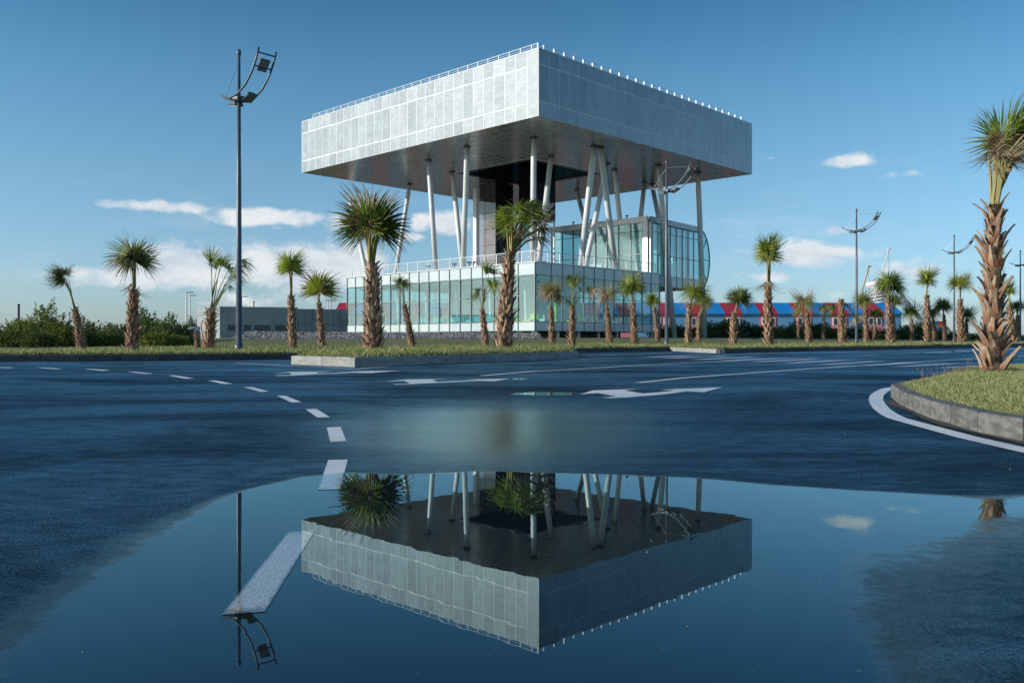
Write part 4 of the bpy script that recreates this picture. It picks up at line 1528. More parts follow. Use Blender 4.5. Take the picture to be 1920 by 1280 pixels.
def boot_mesh():
    """the cut base of an old leaf: clasping, tapering, curving outwards (+Y), unit length along Z"""
    mb = MB()
    rings = [(0.0, 0.30, 0.00, 0.08), (0.25, 0.27, 0.012, 0.075), (0.55, 0.17, 0.07, 0.05), (0.82, 0.125, 0.17, 0.035), (1.0, 0.115, 0.26, 0.025)]
    vs, at, fs = [], [], []
    for z, w_, y, th in rings:
        vs += [(-w_, y - 0.05 * w_ / 0.25, z), (0, y + th, z), (w_, y - 0.05 * w_ / 0.25, z), (0, y - 0.02, z)]
        at += [z] * 4
    for i in range(len(rings) - 1):
        for k_ in range(4):
            k2 = (k_ + 1) % 4
            fs.append((i * 4 + k_, i * 4 + k2, i * 4 + 4 + k2, i * 4 + 4 + k_))
    n = (len(rings) - 1) * 4
    fs += [(n, n + 1, n + 2, n + 3)]
    mb.add(vs, fs, 0, at)
    return mb.mesh('leaf_base', M_BOOT, attr='tt')


BOOT = boot_mesh()
BOOT_V = [Vector(v_.co) for v_ in BOOT.vertices]
BOOT_F = [tuple(p_.vertices) for p_ in BOOT.polygons]
BOOT_A = [a_.value for a_ in BOOT.attributes['tt'].data]


def basis(axis, out):
    z = axis.normalized()
    y = (out - z * out.dot(z)).normalized()
    x = y.cross(z)
    return Matrix((x, y, z)).transposed()


STYLES = {
    # (kind, tilt range, count, scale range)
    'brush': [('fan', 0, 25, 3, .9, 1.05), ('fan2', 25, 70, 5, .85, 1.0), ('fan2', 70, 105, 3, .7, .9), ('droop', 100, 135, 3, .55, .75)],
    'pom': [('fan2', 0, 40, 4, .9, 1.0), ('fan2', 40, 90, 6, .85, 1.0), ('droop', 90, 135, 4, .7, .9)],
    'up': [('fold', 0, 15, 3, .95, 1.1), ('fan', 5, 35, 3, .8, 1.0), ('fan2', 35, 70, 3, .6, .8), ('hang', 120, 160, 2, .5, .7)],
    'fanup': [('fan', 0, 12, 2, 1.0, 1.1), ('fan', 15, 40, 2, .8, .95), ('hang', 110, 150, 3, .5, .8)],
    'droopy': [('fan2', 10, 50, 3, .8, .95), ('droop', 45, 95, 6, .85, 1.05), ('droop', 95, 140, 4, .75, .95)],
    'bare': [],
}


def palm(bx, by, tx, ty, hx, hy, Rpx, hw, style, label, cols='ggyd', custom=(), big=False, D=None, dz=None, seed=0, stalkw=0.5, skirt=0,
         boots=None, bootlen=None, toprad=0.62, yl=0.0):
    rd = random.Random(seed * 13 + 5)
    if D is None:
        b = G(bx, by, 0.15)
        D = b.y
        zb = ground_h(b.x, b.y) if dz is None else dz
    else:
        zb = dz if dz is not None else ground_h((bx - 960) / FPX * D, D)
    X0 = (bx - 960) / FPX * D
    s_ = D / FPX
    root = empty('palm_tree', (X0, D, zb - 0.03))
    tag(root, label, 'palm tree', 'palm trees along the road')
    top = Vector(((tx - 960) * s_ - X0, yl, CH + (640 - ty) * s_ - zb))
    hub = Vector(((hx - 960) * s_ - X0, yl * 1.3, CH + (640 - hy) * s_ - zb))
    r0 = hw * s_ * 0.64
    r1 = r0 * toprad
    nring = 16
    # spine: leans progressively
    sp = []
    for i in range(nring + 1):
        t_ = i / nring
        sp.append(Vector((top.x * t_ ** 1.3, top.y * t_ ** 1.3, top.z * t_)))
    rads = [(r0 * 1.12 if i == 0 else r0 + (r1 - r0) * (i / nring) ** 1.5) * rd.uniform(.95, 1.05) for i in range(nring + 1)]
    trunk = MB().tube(sp, rads, 14).build('trunk', M_TRUNK, root, smooth=True)

    def spine(t_):
        k_ = min(nring - 1, int(t_ * nring))
        f_ = t_ * nring - k_
        return sp[k_].lerp(sp[k_ + 1], f_), (sp[k_ + 1] - sp[k_]).normalized(), rads[k_] * (1 - f_) + rads[k_ + 1] * f_

    nb_ = boots or 90
    bl = bootlen or max(0.15, r0 * 1.5)
    mb = MB()
    for i in range(nb_):
        t_ = (i + 0.5) / nb_
        c, ax, rr = spine(t_ * 0.985)
        th = i * 2.39996 + rd.uniform(-.25, .25)
        out = Vector((math.cos(th), math.sin(th), 0))
        out = (out - ax * out.dot(ax)).normalized()
        L = bl * rd.uniform(0.7, 1.25) * (1.0 - 0.25 * t_)
        tilt = R(rd.uniform(2, 20) + (rd.random() < 0.12) * 22)
        axis = (ax * math.cos(tilt) + out * math.sin(tilt))
        tang = ax.cross(out)
        near_ = D < 15
        axis = (axis + tang * (rd.uniform(-.55, .55) if near_ else rd.uniform(-.22, .22))).normalized()
        if near_:
            L *= rd.choice((0.6, 0.8, 1.0, 1.15, 1.35))
        M3 = basis(axis, out)
        p0 = c + out * (rr * 0.90) - ax * L * 0.12
        wsc = L * rd.uniform(.85, 1.2) if not near_ else bl * rd.uniform(.5, .8)
        if big:
            o_ = link('leaf_base', BOOT, trunk, p0, M3.to_quaternion(), (wsc, L, L))
        else:
            mb.add([tuple(p0 + M3 @ Vector((v_.x * wsc, v_.y * L, v_.z * L))) for v_ in BOOT_V], BOOT_F, 0, BOOT_A)
    if not big:
        tag(mb.build('leaf_bases', M_BOOT, trunk, attr='tt'), kind='stuff')
    # stalks
    fl = []
    for (kd, a0, a1, n, s0, s1) in STYLES[style]:
        for i in range(n):
            al = 2 * math.pi * (i + rd.random() * .7) / n + rd.random()
            fl.append((kd, R(rd.uniform(a0, a1)), al, rd.uniform(s0, s1), None, None))
    RW = Rpx * s_ * 1.12
    stalk = MB()
    ns = 0
    wst = max(0.012, r1 * 0.30 * stalkw)
    fr_list = []
    for (kd, tl, al, sc, _, _) in fl:
        out = Vector((math.cos(al), math.sin(al), 0))
        sd = hub + out * r1 * 0.5 * rd.uniform(.4, 1.3) + Vector((0, 0, rd.uniform(-.10, .06) * RW))
        axis = (hub - top).normalized() * math.cos(tl) + out * math.sin(tl)
        ck = rd.choice(cols)
        if kd == 'hang' and ck == 'g':
            ck = 'd'
        fr_list.append((kd, ck, sd, axis, out, sc * RW))
    for (kd, ck, fx, fy, ang_, depth, rpx) in custom:
        sd = Vector(((fx - 960) * s_ - X0, yl + depth * rpx * s_ * 0.5, CH + (640 - fy) * s_ - zb))
        a_ = R(ang_)
        axis = Vector((math.sin(a_), depth * 0.5, math.cos(a_))).normalized()
        out = Vector((math.copysign(0.5, math.sin(a_) if abs(math.sin(a_)) > 0.05 else rd.uniform(-1, 1)), -0.85 if depth <= 0 else 0.8, -0.2))
        fr_list.append((kd, ck, sd, axis, out, rpx * s_ * 0.97))
    for (kd, ck, sd, axis, out, sc) in fr_list:
        M3 = basis(axis, out)
        link('frond', FR[ck + kd], root, sd, M3.to_quaternion(), (sc * rd.uniform(.85, 1.1), sc, sc))
        b_ = top + Vector((rd.uniform(-1, 1), rd.uniform(-1, 1), 0)) * r1 * 0.55
        m_ = (b_ + sd) / 2 + Vector((0, 0, (sd - b_).length * 0.06))
        stalk.tube([b_ - Vector((0, 0, r1)), m_, sd + axis * sc * 0.06], [wst * 1.25, wst, wst * 0.6], 5)
    if fr_list:
        stalk.build('stalks', M_STALK, root)
    for i in range(skirt):     # dead leaves hanging round the trunk top
        al = 2 * math.pi * i / skirt + rd.random()
        out = Vector((math.cos(al), math.sin(al), 0))
        sd = top + out * r1 * 1.0 + Vector((0, 0, rd.uniform(-.05, .25)))
        axis = (Vector((0, 0, -1)) + out * rd.uniform(.15, .45)).normalized()
        link('frond', FR[rd.choice('dbb') + 'hang'], root, sd, basis(axis, out).to_quaternion(), RW * rd.uniform(.5, .8))
    return root, trunk


# --- left part of the verge
palm(152, 655, 141, 577, 124, 520, 42, 11, 'bare', 'thin palm leaning left with a dark windblown crown', seed=1,
     custom=[('fold', 'k', 122, 516, -35, -.2, 40), ('fan2', 'b', 122, 515, -60, -.4, 38), ('fan2', 'k', 120, 514, -10, .3, 34), ('droop', 'k', 122, 520, -110, -.2, 40),
             ('hang', 'b', 120, 520, -150, -.1, 42), ('fold', 'b', 124, 512, 15, .2, 30), ('droop', 'b', 118, 512, -75, .3, 38), ('hang', 'k', 122, 520, -125, .2, 38)])
palm(247, 660, 249, 540, 247, 482, 64, 17, 'brush', 'stout palm with bushy grey-green crown left of the first lamp post', 'gggdk', seed=2, skirt=3, yl=.1)
palm(392, 655, 396, 580, 397, 545, 40, 15, 'bare', 'ragged palm with scattered broken fronds beside the first lamp post', seed=3, skirt=6,
     custom=[('fold', 'y', 397, 492, -2, -.2, 42), ('hang', 'b', 397, 480, 170, -.2, 40), ('fan2', 'g', 414, 496, 15, -.2, 36), ('fold', 'g', 412, 500, 25, .2, 46),
             ('droop', 'g', 428, 505, 60, -.2, 40), ('droop', 'k', 440, 500, 85, .2, 42), ('droop', 'd', 445, 510, 120, -.3, 44), ('hang', 'b', 440, 515, 150, .1, 40),
             ('hang', 'g', 432, 532, 165, -.2, 32), ('droop', 'k', 452, 490, 60, .3, 34), ('fold', 'g', 405, 505, -15, .2, 34)])
st_, _t = palm(371, 656, 369, 626, 369, 622, 22, 8, 'bare', 'short dead palm stump beside the annex', seed=4, skirt=6, boots=30)
palm(549, 655, 546, 553, 546, 503, 46, 11.5, 'up', 'slim palm with tall narrow bright green crown', 'ggyy', seed=5,
     custom=[('fan', 'y', 546, 503, 0, -.6, 52), ('fan2', 'g', 545, 492, -10, -.8, 34), ('fan2', 'g', 548, 500, 40, -.5, 34), ('fan2', 'y', 543, 500, -55, -.4, 30)])
palm(604, 650, 598, 566, 599, 543, 52, 10, 'fanup', 'short palm with one wide yellow-green fan and brown tips', 'ydyb', seed=6,
     custom=[('fan', 'y', 599, 546, 8, -.5, 58), ('fan2', 'b', 597, 540, -75, -.2, 28), ('droop', 'b', 594, 540, -100, 0, 26)])
# --- island palms (the two tallest)
palm(700, 660, 698, 492, 697, 432, 96, 25, 'bare', 'tall palm with upright fan crown at the island tip', seed=7, big=True, boots=150, D=24.6, dz=0.215, bootlen=0.31, toprad=0.52, stalkw=.9,
     custom=[('fan', 'g', 697, 432, 2, -.3, 106), ('fan', 'g', 690, 426, -30, -.5, 88), ('fan', 'k', 706, 428, 32, -.4, 96), ('fan2', 'g', 684, 424, -62, -.2, 76),
             ('fan2', 'k', 712, 426, 78, -.3, 70), ('fan', 'g', 700, 428, 10, .6, 100), ('fan2', 'k', 695, 428, -35, .6, 90), ('fan2', 'k', 708, 428, 45, .6, 86),
             ('fan', 'b', 686, 425, -22, -.8, 62), ('fold', 'g', 700, 424, 14, -.8, 92), ('hang', 'd', 690, 428, 185, -.3, 44), ('hang', 'd', 710, 424, 165, -.4, 50),
             ('droop', 'y', 708, 410, 30, -1.0, 44), ('droop', 'd', 684, 430, -140, -.2, 46), ('fan2', 'k', 718, 420, 110, -.1, 56), ('droop', 'g', 700, 425, 0, 1.2, 80),
             ('fold', 'd', 692, 420, -6, -.6, 104), ('fold', 'd', 704, 420, 6, .3, 106)])
palm(945, 656, 957, 470, 966, 426, 84, 23, 'bare', 'tall palm with heavy drooping crown in front of the glass corner', seed=8, big=True, boots=150, D=27.5, dz=0.24, bootlen=0.31, toprad=0.50, stalkw=.9,
     custom=[('droop', 'y', 962, 418, -18, -.6, 60), ('droop', 'g', 955, 400, -60, -.4, 44), ('hang', 'y', 950, 405, -150, -.5, 62), ('hang', 'g', 962, 410, 190, -.7, 72),
             ('droop', 'g', 978, 400, 25, -.5, 58), ('droop', 'k', 990, 392, 55, -.3, 60), ('droop', 'k', 1000, 395, 80, .1, 52), ('droop', 'd', 1010, 405, 120, -.1, 54),
             ('hang', 'b', 1018, 420, 150, .0, 52), ('fan', 'y', 978, 420, 62, -1.0, 42), ('hang', 'd', 985, 425, 175, -.4, 68), ('hang', 'd', 972, 430, 180, -.8, 56),
             ('droop', 'g', 965, 395, 0, .6, 50), ('droop', 'k', 985, 405, 40, .8, 66), ('fan2', 'g', 975, 402, 5, -.5, 50), ('droop', 'g', 948, 398, -85, -.1, 36), ('hang', 'k', 1010, 440, 140, .2, 50),
             ('droop', 'k', 1012, 425, 105, .4, 48), ('hang', 'y', 955, 415, 195, -.2, 66), ('droop', 'g', 992, 385, 20, .2, 42)])
# --- small palms before the building
palm(772, 650, 758, 570, 752, 538, 34, 9.5, 'bare', 'small palm leaning left before the left glass wall', seed=9,
     custom=[('fold', 'k', 752, 535, -25, -.4, 32), ('droop', 'g', 755, 535, 15, -.3, 30), ('hang', 'k', 750, 530, 195, -.3, 34), ('hang', 'g', 757, 530, 170, -.2, 34), ('fan2', 'k', 752, 530, 5, -.6, 26), ('hang', 'b', 748, 525, 190, .1, 30), ('droop', 'k', 757, 528, 60, 0, 22)])
palm(911, 648, 904, 578, 906, 545, 34, 9, 'bare', 'small palm with split drooping crown left of the tall island palm', seed=10,
     custom=[('droop', 'g', 900, 545, -80, -.3, 32), ('hang', 'g', 895, 548, -155, -.2, 38), ('hang', 'd', 908, 535, 180, -.5, 34), ('droop', 'y', 915, 530, 70, -.2, 30), ('hang', 'y', 922, 528, 165, -.1, 42),
             ('fan2', 'k', 917, 512, 0, -.4, 36), ('hang', 'b', 920, 500, 160, .2, 34), ('droop', 'g', 924, 530, 100, .1, 34), ('fold', 'g', 914, 510, -12, -.6, 34)])
palm(1035, 647, 1033, 575, 1033, 545, 34, 9, 'pom', 'small palm with round brown-fringed crown right of the corner', 'gddyd', seed=11)
palm(1073, 648, 1073, 570, 1075, 545, 30, 10, 'bare', 'palm with one upright spear and fronds drooping both sides', seed=12,
     custom=[('fold', 'g', 1077, 540, 5, -.3, 46), ('fold', 'y', 1075, 540, -12, -.3, 34), ('droop', 'k', 1070, 520, -60, -.2, 22), ('hang', 'g', 1085, 535, 165, -.3, 30), ('hang', 'b', 1053, 556, 190, -.4, 40),
             ('hang', 'g', 1062, 558, 175, -.5, 36), ('droop', 'b', 1050, 556, -85, -.1, 22), ('droop', 'd', 1104, 545, 100, -.2, 30), ('droop', 'k', 1102, 544, 75, .1, 32)])
palm(1143, 644, 1138, 578, 1136, 552, 28, 8.5, 'droopy', 'small palm with a dry skirt under a green tuft before the right glass wall', 'gdbd', seed=13)
palm(1190, 648, 1186, 568, 1184, 538, 42, 9.5, 'brush', 'palm with full dark green crown left of the second lamp post', 'gkgk', seed=14)
palm(1233, 643, 1227, 575, 1224, 565, 24, 6.5, 'up', 'thin yellow-green palm at the right end of the lower glass', 'yyg', seed=15)
palm(1290, 645, 1294, 570, 1306, 545, 36, 9, 'droopy', 'palm with crown bent to the right, right of the second lamp post', 'ggyk', seed=16, yl=.2)
palm(1309, 642, 1312, 588, 1321, 565, 24, 6, 'pom', 'thin small palm just behind the bent crown palm', 'yygd', seed=17)
palm(1375, 645, 1376, 586, 1386, 562, 36, 9.5, 'brush', 'double-stemmed palm with round dark crown before the row houses', 'gkk', seed=18)
palm(1441, 649, 1440, 532, 1440, 478, 48, 13, 'up', 'tallest slim palm before the red and blue roofs', 'gyyg', seed=19, skirt=5, stalkw=.8,
     custom=[('droop', 'y', 1436, 465, -75, -.2, 34), ('fan2', 'y', 1436, 468, -25, -.5, 40), ('fold', 'y', 1445, 460, 5, -.2, 38)])
palm(1517, 644, 1513, 585, 1508, 560, 28, 8, 'droopy', 'small palm with straw coloured fronds before a red roof', 'gddy', seed=20)
palm(1580, 645, 1577, 560, 1578, 557, 26, 10.5, 'bare', 'topless palm trunk with a broken dead frond hanging right', seed=21,
     custom=[('fan2', 'g', 1567, 578, -60, .2, 22), ('droop', 'k', 1566, 575, -20, .3, 22), ('hang', 'g', 1566, 572, -160, .1, 26), ('hang', 'd', 1604, 590, 175, -.3, 38), ('hang', 'd', 1600, 595, 190, -.2, 36), ('hang', 'b', 1608, 592, 165, .1, 34), ('droop', 'd', 1606, 596, 120, -.2, 16)])
palm(1625, 643, 1622, 572, 1619, 562, 26, 7.5, 'pom', 'small palm with olive crown right of the third lamp post', 'gyd', seed=22)
palm(1669, 645, 1665, 560, 1666, 535, 42, 10, 'brush', 'palm with broad dark green crown right of the row houses', 'gkgg', seed=23)
palm(1740, 643, 1738, 553, 1739, 525, 36, 9.5, 'up', 'palm with bright upright crown left of the fourth lamp post', 'yyg', seed=24)
palm(1802, 642, 1800, 560, 1799, 530, 30, 10, 'pom', 'palm with rounded yellow-green crown right of the fourth lamp post', 'ygy', seed=25)
palm(1899, 640.5, 1893, 575, 1891, 545, 28, 11, 'up', 'palm half hidden behind the near right trunk', 'ygg', seed=26, D=72)
# --- second row, dark, farther back
for i, (bx, tx, ty, hx, hy, rp, hw, D_, st__, lab) in enumerate([
        (1676, 1675, 590, 1677, 565, 24, 6, 88, 'pom', 'dark small palm behind the broad crowned palm'),
        (1640, 1641, 602, 1642, 588, 18, 5, 92, 'pom', 'dark small round palm before the last pink house'),
        (1711, 1709, 598, 1708, 585, 24, 6, 90, 'droopy', 'dark palm with spreading fronds left of the containers'),
        (1753, 1750, 600, 1747, 585, 22, 6, 92, 'droopy', 'dark palm directly behind the bright upright palm'),
        (1772, 1770, 590, 1768, 575, 26, 6, 90, 'brush', 'dark palm with square crown right of the containers'),
        (1812, 1812, 598, 1812, 588, 24, 6, 94, 'droopy', 'dark drooping palm behind the rounded crown palm'),
        (1497, 1497, 600, 1497, 588, 16, 4.5, 84, 'up', 'faint slim palm behind the straw coloured palm'),
        (1545, 1544, 592, 1546, 578, 16, 5, 86, 'droopy', 'small withered palm before the middle red roof'),
        (1908, 1908, 590, 1906, 575, 22, 7, 96, 'pom', 'dark palm at the right edge behind the near trunk')]):
    palm(bx, 640, tx, ty, hx, hy, rp, hw, st__, lab, 'kkg' if 'dark' in lab else 'ydb', seed=40 + i, D=D_, boots=50)

# --- the near palm on the right island
near_root, near_trunk = palm(1862, 704, 1868, 378, 1878, 320, 110, 26, 'bare', 'nearest palm with large husks on its trunk at the right edge', seed=60, big=True, boots=95, D=10.0, dz=0.15, bootlen=0.25, toprad=0.55, stalkw=1.1, yl=.05,
     custom=[('fan', 'y', 1893, 262, 4, -.25, 122), ('fold', 'g', 1880, 262, -12, -.1, 92), ('fan', 'g', 1915, 262, 24, -.1, 122), ('fan2', 'd', 1868, 262, -35, -.6, 56), ('droop', 'd', 1866, 270, -80, -.3, 44),
             ('hang', 'd', 1868, 268, 190, -.5, 92), ('hang', 'd', 1878, 272, 178, -.8, 96), ('hang', 'd', 1890, 268, 168, -.5, 90), ('droop', 'k', 1892, 258, 70, -.6, 46), ('hang', 'b', 1905, 262, 160, .0, 70),
             ('hang', 'd', 1860, 275, 200, .1, 60), ('droop', 'y', 1905, 262, 95, -.7, 50), ('fan2', 'g', 1900, 262, 20, .7, 90), ('droop', 'k', 1888, 260, 110, .5, 60), ('fan2', 'd', 1862, 262, -60, -.9, 40),
             ('fan', 'd', 1872, 285, -25, -.9, 62), ('droop', 'd', 1872, 285, -115, -.6, 62), ('droop', 'd', 1880, 290, 170, -1.0, 84), ('droop', 'd', 1890, 285, 130, -.8, 64), ('droop', 'b', 1895, 282, 150, .3, 70),
             ('hang', 'd', 1872, 290, 185, -.3, 88), ('hang', 'd', 1884, 292, 175, -.6, 92), ('fan', 'g', 1885, 258, -8, .2, 104), ('fan', 'y', 1908, 260, 14, -.3, 124), ('hang', 'b', 1898, 285, 165, -.3, 66), ('fan', 'y', 1925, 262, 12, -.3, 104)])
mb = MB()
for i in range(900):   # fibrous roots and litter at its foot
    a_ = random.random() * 6.283
    r_ = abs(random.gauss(0.20, 0.10)) + 0.08
    x, y = r_ * math.cos(a_), r_ * math.sin(a_)
    h_ = max(0.01, 0.11 - r_ * 0.25) * random.random()
    d_ = Vector((random.uniform(-1, 1), random.uniform(-1, 1), random.uniform(-.2, .4))).normalized() * random.uniform(0.03, 0.09)
    p0 = Vector((x, y, 0.03 + h_))
    sd = d_.cross(Vector((0, 0, 1))).normalized() * 0.005
    mb.add([tuple(p0 - sd), tuple(p0 + sd), tuple(p0 + d_)], [(0, 1, 2)])
tag(mb.build('root_litter', M_FIBRE, near_root), kind='stuff')
mb = MB()
for i in range(1500):   # loose fibre between the husks
    t_ = random.random()
    a_ = random.random() * 6.283
    c = Vector((0.036 * t_ ** 1.3, 0.05 * t_ ** 1.3, 1.97 * t_))
    r_ = 0.125 * (1 - 0.42 * t_) * random.uniform(.95, 1.2)
    p0 = c + Vector((math.cos(a_) * r_, math.sin(a_) * r_, 0))
    d_ = Vector((math.cos(a_) * random.uniform(0, .7) + random.uniform(-.6, .6), math.sin(a_) * random.uniform(0, .7) + random.uniform(-.6, .6), random.uniform(-.6, .8))).normalized() * random.uniform(0.03, 0.10)
    sd = d_.cross(Vector((0.3, 0.2, 1))).normalized() * 0.0022
    mb.add([tuple(p0 - sd), tuple(p0 + sd), tuple(p0 + d_)], [(0, 1, 2)])
tag(mb.build('trunk_fibre', M_FIBRE, near_root), kind='stuff')


# ================================================================== grass
def blades(name, sampler, n, hmin, hmax, wmin, label, dry=0.0):
    vs, fs = [], []
    for i in range(n):
        p = sampler()
        if p is None:
            continue
        h_ = random.uniform(hmin, hmax) * (0.6 + 0.8 * random.random())
        a_ = random.random() * 6.283
        ln = random.uniform(0.1, 0.9) * h_
        w_ = wmin * random.uniform(.7, 1.5)
        dx_, dy_ = math.cos(a_), math.sin(a_)
        b = len(vs)
        px_, py_ = -dy_ * w_, dx_ * w_
        vs += [(p[0] - px_, p[1] - py_, p[2]), (p[0] + px_, p[1] + py_, p[2]),
               (p[0] + dx_ * ln * .4 + px_ * .7, p[1] + dy_ * ln * .4 + py_ * .7, p[2] + h_ * .65), (p[0] + dx_ * ln, p[1] + dy_ * ln, p[2] + h_)]
        fs += [(b, b + 1, b + 2), (b, b + 2, b + 3)]
    o_ = MB().add(vs, fs).build(name, M_GRASS)
    tag(o_, label, 'grass', kind='stuff')


ri_np = [(p.x, p.y) for p in ri_pts]


def in_poly(poly, x, y):
    c = False
    n = len(poly)
    for i in range(n):
        ax, ay = poly[i]
        bx, by = poly[(i + 1) % n]
        if (ay > y) != (by > y) and x < (bx - ax) * (y - ay) / (by - ay) + ax:
            c = not c
    return c


dg = bpy.context.evaluated_depsgraph_get
ri_in = [((p.x + (ri_c.x - p.x) * 0.03), (p.y + (ri_c.y - p.y) * 0.03)) for p in ri_pts]
# the soil surface of each island, for seating the grass
from mathutils.bvhtree import BVHTree


def bvh(o_):
    me = o_.data
    return BVHTree.FromPolygons([tuple(v_.co) for v_ in me.vertices], [tuple(p_.vertices) for p_ in me.polygons])


isl_objs = [o_ for o_ in bpy.data.objects if o_.name.startswith('traffic_island')]
isl_objs.sort(key=lambda o_: o_.name)
bv0, bv1, bvg = bvh(isl_objs[0]), bvh(isl_objs[1]), bvh(ground)


def on(bv, x, y):
    h_ = bv.ray_cast(Vector((x, y, 20)), Vector((0, 0, -1)))
    return h_[0]


def s_right():
    for _ in range(20):
        y = 3.9 + 13.0 * random.random() ** 1.25
        x = random.uniform(2.5, min(13, y * 0.66))
        if in_poly(ri_in, x, y):
            q_ = on(bv1, x, y)
            return q_
    return None


def s_left():
    for _ in range(20):
        x, y = random.uniform(-5, 2.2), random.uniform(17, 27)
        q_ = on(bv0, x, y)
        if q_ is not None:
            return q_
    return None


def s_verge():
    for _ in range(10):
        x = random.uniform(-16, 34)
        y0 = float(np.interp(x, FX, FY))
        y = y0 + 0.2 + 18 * random.random() ** 2.6
        q_ = on(bvg, x, y)
        if q_ is not None:
            return q_
    return None


blades('grass', s_right, 130000, 0.010, 0.030, 0.0012, 'short dry grass on the right foreground island')
blades('grass', s_left, 14000, 0.04, 0.10, 0.007, 'grass on the island with the two tallest palms')
blades('grass', s_verge, 60000, 0.04, 0.12, 0.012, 'grass on the long verge behind the road')
mb = MB()
for i in range(46):      # tall seed stems along the island's back edge
    t_ = random.random()
    k_ = random.choice([0, 1, 2, 3])
    e0 = [(3.75, 8.5), (4.2, 9.1), (4.95, 10.2), (6.1, 12.0), (8.8, 14.7)]
    x = e0[k_][0] + (e0[k_ + 1][0] - e0[k_][0]) * t_ + 0.15
    y = e0[k_][1] + (e0[k_ + 1][1] - e0[k_][1]) * t_ - 0.1
    q_ = on(bv1, x, y)
    if q_ is None:
        continue
    h_ = random.uniform(0.05, 0.14)
    lx = random.uniform(-.6, .3) * h_
    mb.tube([q_, q_ + Vector((lx * .4, 0, h_ * .7)), q_ + Vector((lx, 0, h_))], [0.0012, 0.001, 0.001], 3)
    for j in range(3):
        c = q_ + Vector((lx * (1 - .1 * j), 0, h_ * (1 - .08 * j)))
        mb.tube([c, c + Vector((random.uniform(-.015, .015), 0, random.uniform(-.004, .012)))], [0.003, 0.001], 3)
tag(mb.build('grass_stems', M_DRY), 'thin dry seed stems at the back of the right island', 'grass', kind='stuff')


# ================================================================== shrubs
def shrub_mesh(seed, n=3000, m=None, leaf=0.035):
    """unit shrub: leaves through an uneven dome with gaps, and upright sprigs that break the outline"""
    rd = random.Random(seed)
    off = Vector((seed * 3.7, seed * 1.3, seed * 2.1))
    pts = []
    while len(pts) < n * 0.8:
        d_ = Vector((rd.gauss(0, 1), rd.gauss(0, 1), abs(rd.gauss(0, 1)) * 1.1)).normalized()
        sh = 0.5 * (0.80 + 0.40 * mnoise.noise(d_ * 2.2 + off) + 0.22 * mnoise.noise(d_ * 5.5 + off))
        r_ = sh * (0.45 + 0.55 * rd.random() ** 0.5)
        c = Vector((d_.x * r_, d_.y * r_, d_.z * r_ * 1.7))
        if mnoise.noise(c * 7.0 + off) < -0.16:
            continue
        pts.append(c)
    while len(pts) < n:
        d_ = Vector((rd.gauss(0, 1), rd.gauss(0, 1), abs(rd.gauss(0, 1)) * 2)).normalized()
        sh = 0.5 * (0.80 + 0.40 * mnoise.noise(d_ * 2.2 + off) + 0.22 * mnoise.noise(d_ * 5.5 + off))
        b_ = Vector((d_.x * sh, d_.y * sh, d_.z * sh * 1.7))
        L = rd.uniform(0.05, 0.17)
        lean = Vector((d_.x * .4 + rd.uniform(-.2, .2), d_.y * .4 + rd.uniform(-.2, .2), 1)).normalized()
        for k_ in range(9):
            pts.append(b_ + lean * L * k_ / 8 + Vector((rd.uniform(-1, 1), rd.uniform(-1, 1), 0)) * 0.016 * (1 - k_ / 12))
    vs, fs = [], []
    for c in pts[:n]:
        q_ = Euler((rd.random() * 6, rd.random() * 6, rd.random() * 6)).to_matrix()
        s1 = leaf * rd.uniform(.6, 1.3)
        b = len(vs)
        for (x, y, z) in ((0, -.5, 0), (.28, 0, .08), (0, .55, 0), (-.28, 0, .08)):
            vs.append(tuple(c + q_ @ Vector((x, y, z)) * s1))
        fs.append((b, b + 1, b + 2, b + 3))
    return MB().add(vs, fs).mesh('foliage', m)


SHR = [shrub_mesh(100 + i, 6500, M_LEAF if i % 2 == 0 else M_LEAF2, 0.042) for i in range(6)]
stem_mb = MB()
for i in range(7):
    a_ = i * 0.9
    stem_mb.tube([(0.02 * math.cos(a_), 0.02 * math.sin(a_), 0), (0.12 * math.cos(a_), 0.12 * math.sin(a_), 0.35), (0.28 * math.cos(a_), 0.28 * math.sin(a_), 0.72)], [0.014, 0.010, 0.004], 5)
STEM = stem_mb.mesh('stems', M_BARK)


def shrub(px, D, wpx, toppy, label, group, var=None, basez=None):
    s_ = D / FPX
    X = (px - 960) * s_
    zb = ground_h(X, D) - 0.05 if basez is None else basez
    H = CH + (640 - toppy) * s_ - zb
    W = wpx * s_
    r_ = empty('shrub', (X, D, zb))
    tag(r_, label, 'shrub', group)
    k_ = random.randrange(6) if var is None else var
    az_ = random.random() * 6.28
    link('foliage', SHR[k_], r_, (0, 0, 0), (0, 0, az_), (W, W, H))
    link('stems', STEM, r_, (0, 0, 0), (0, 0, az_), (W, W, H))


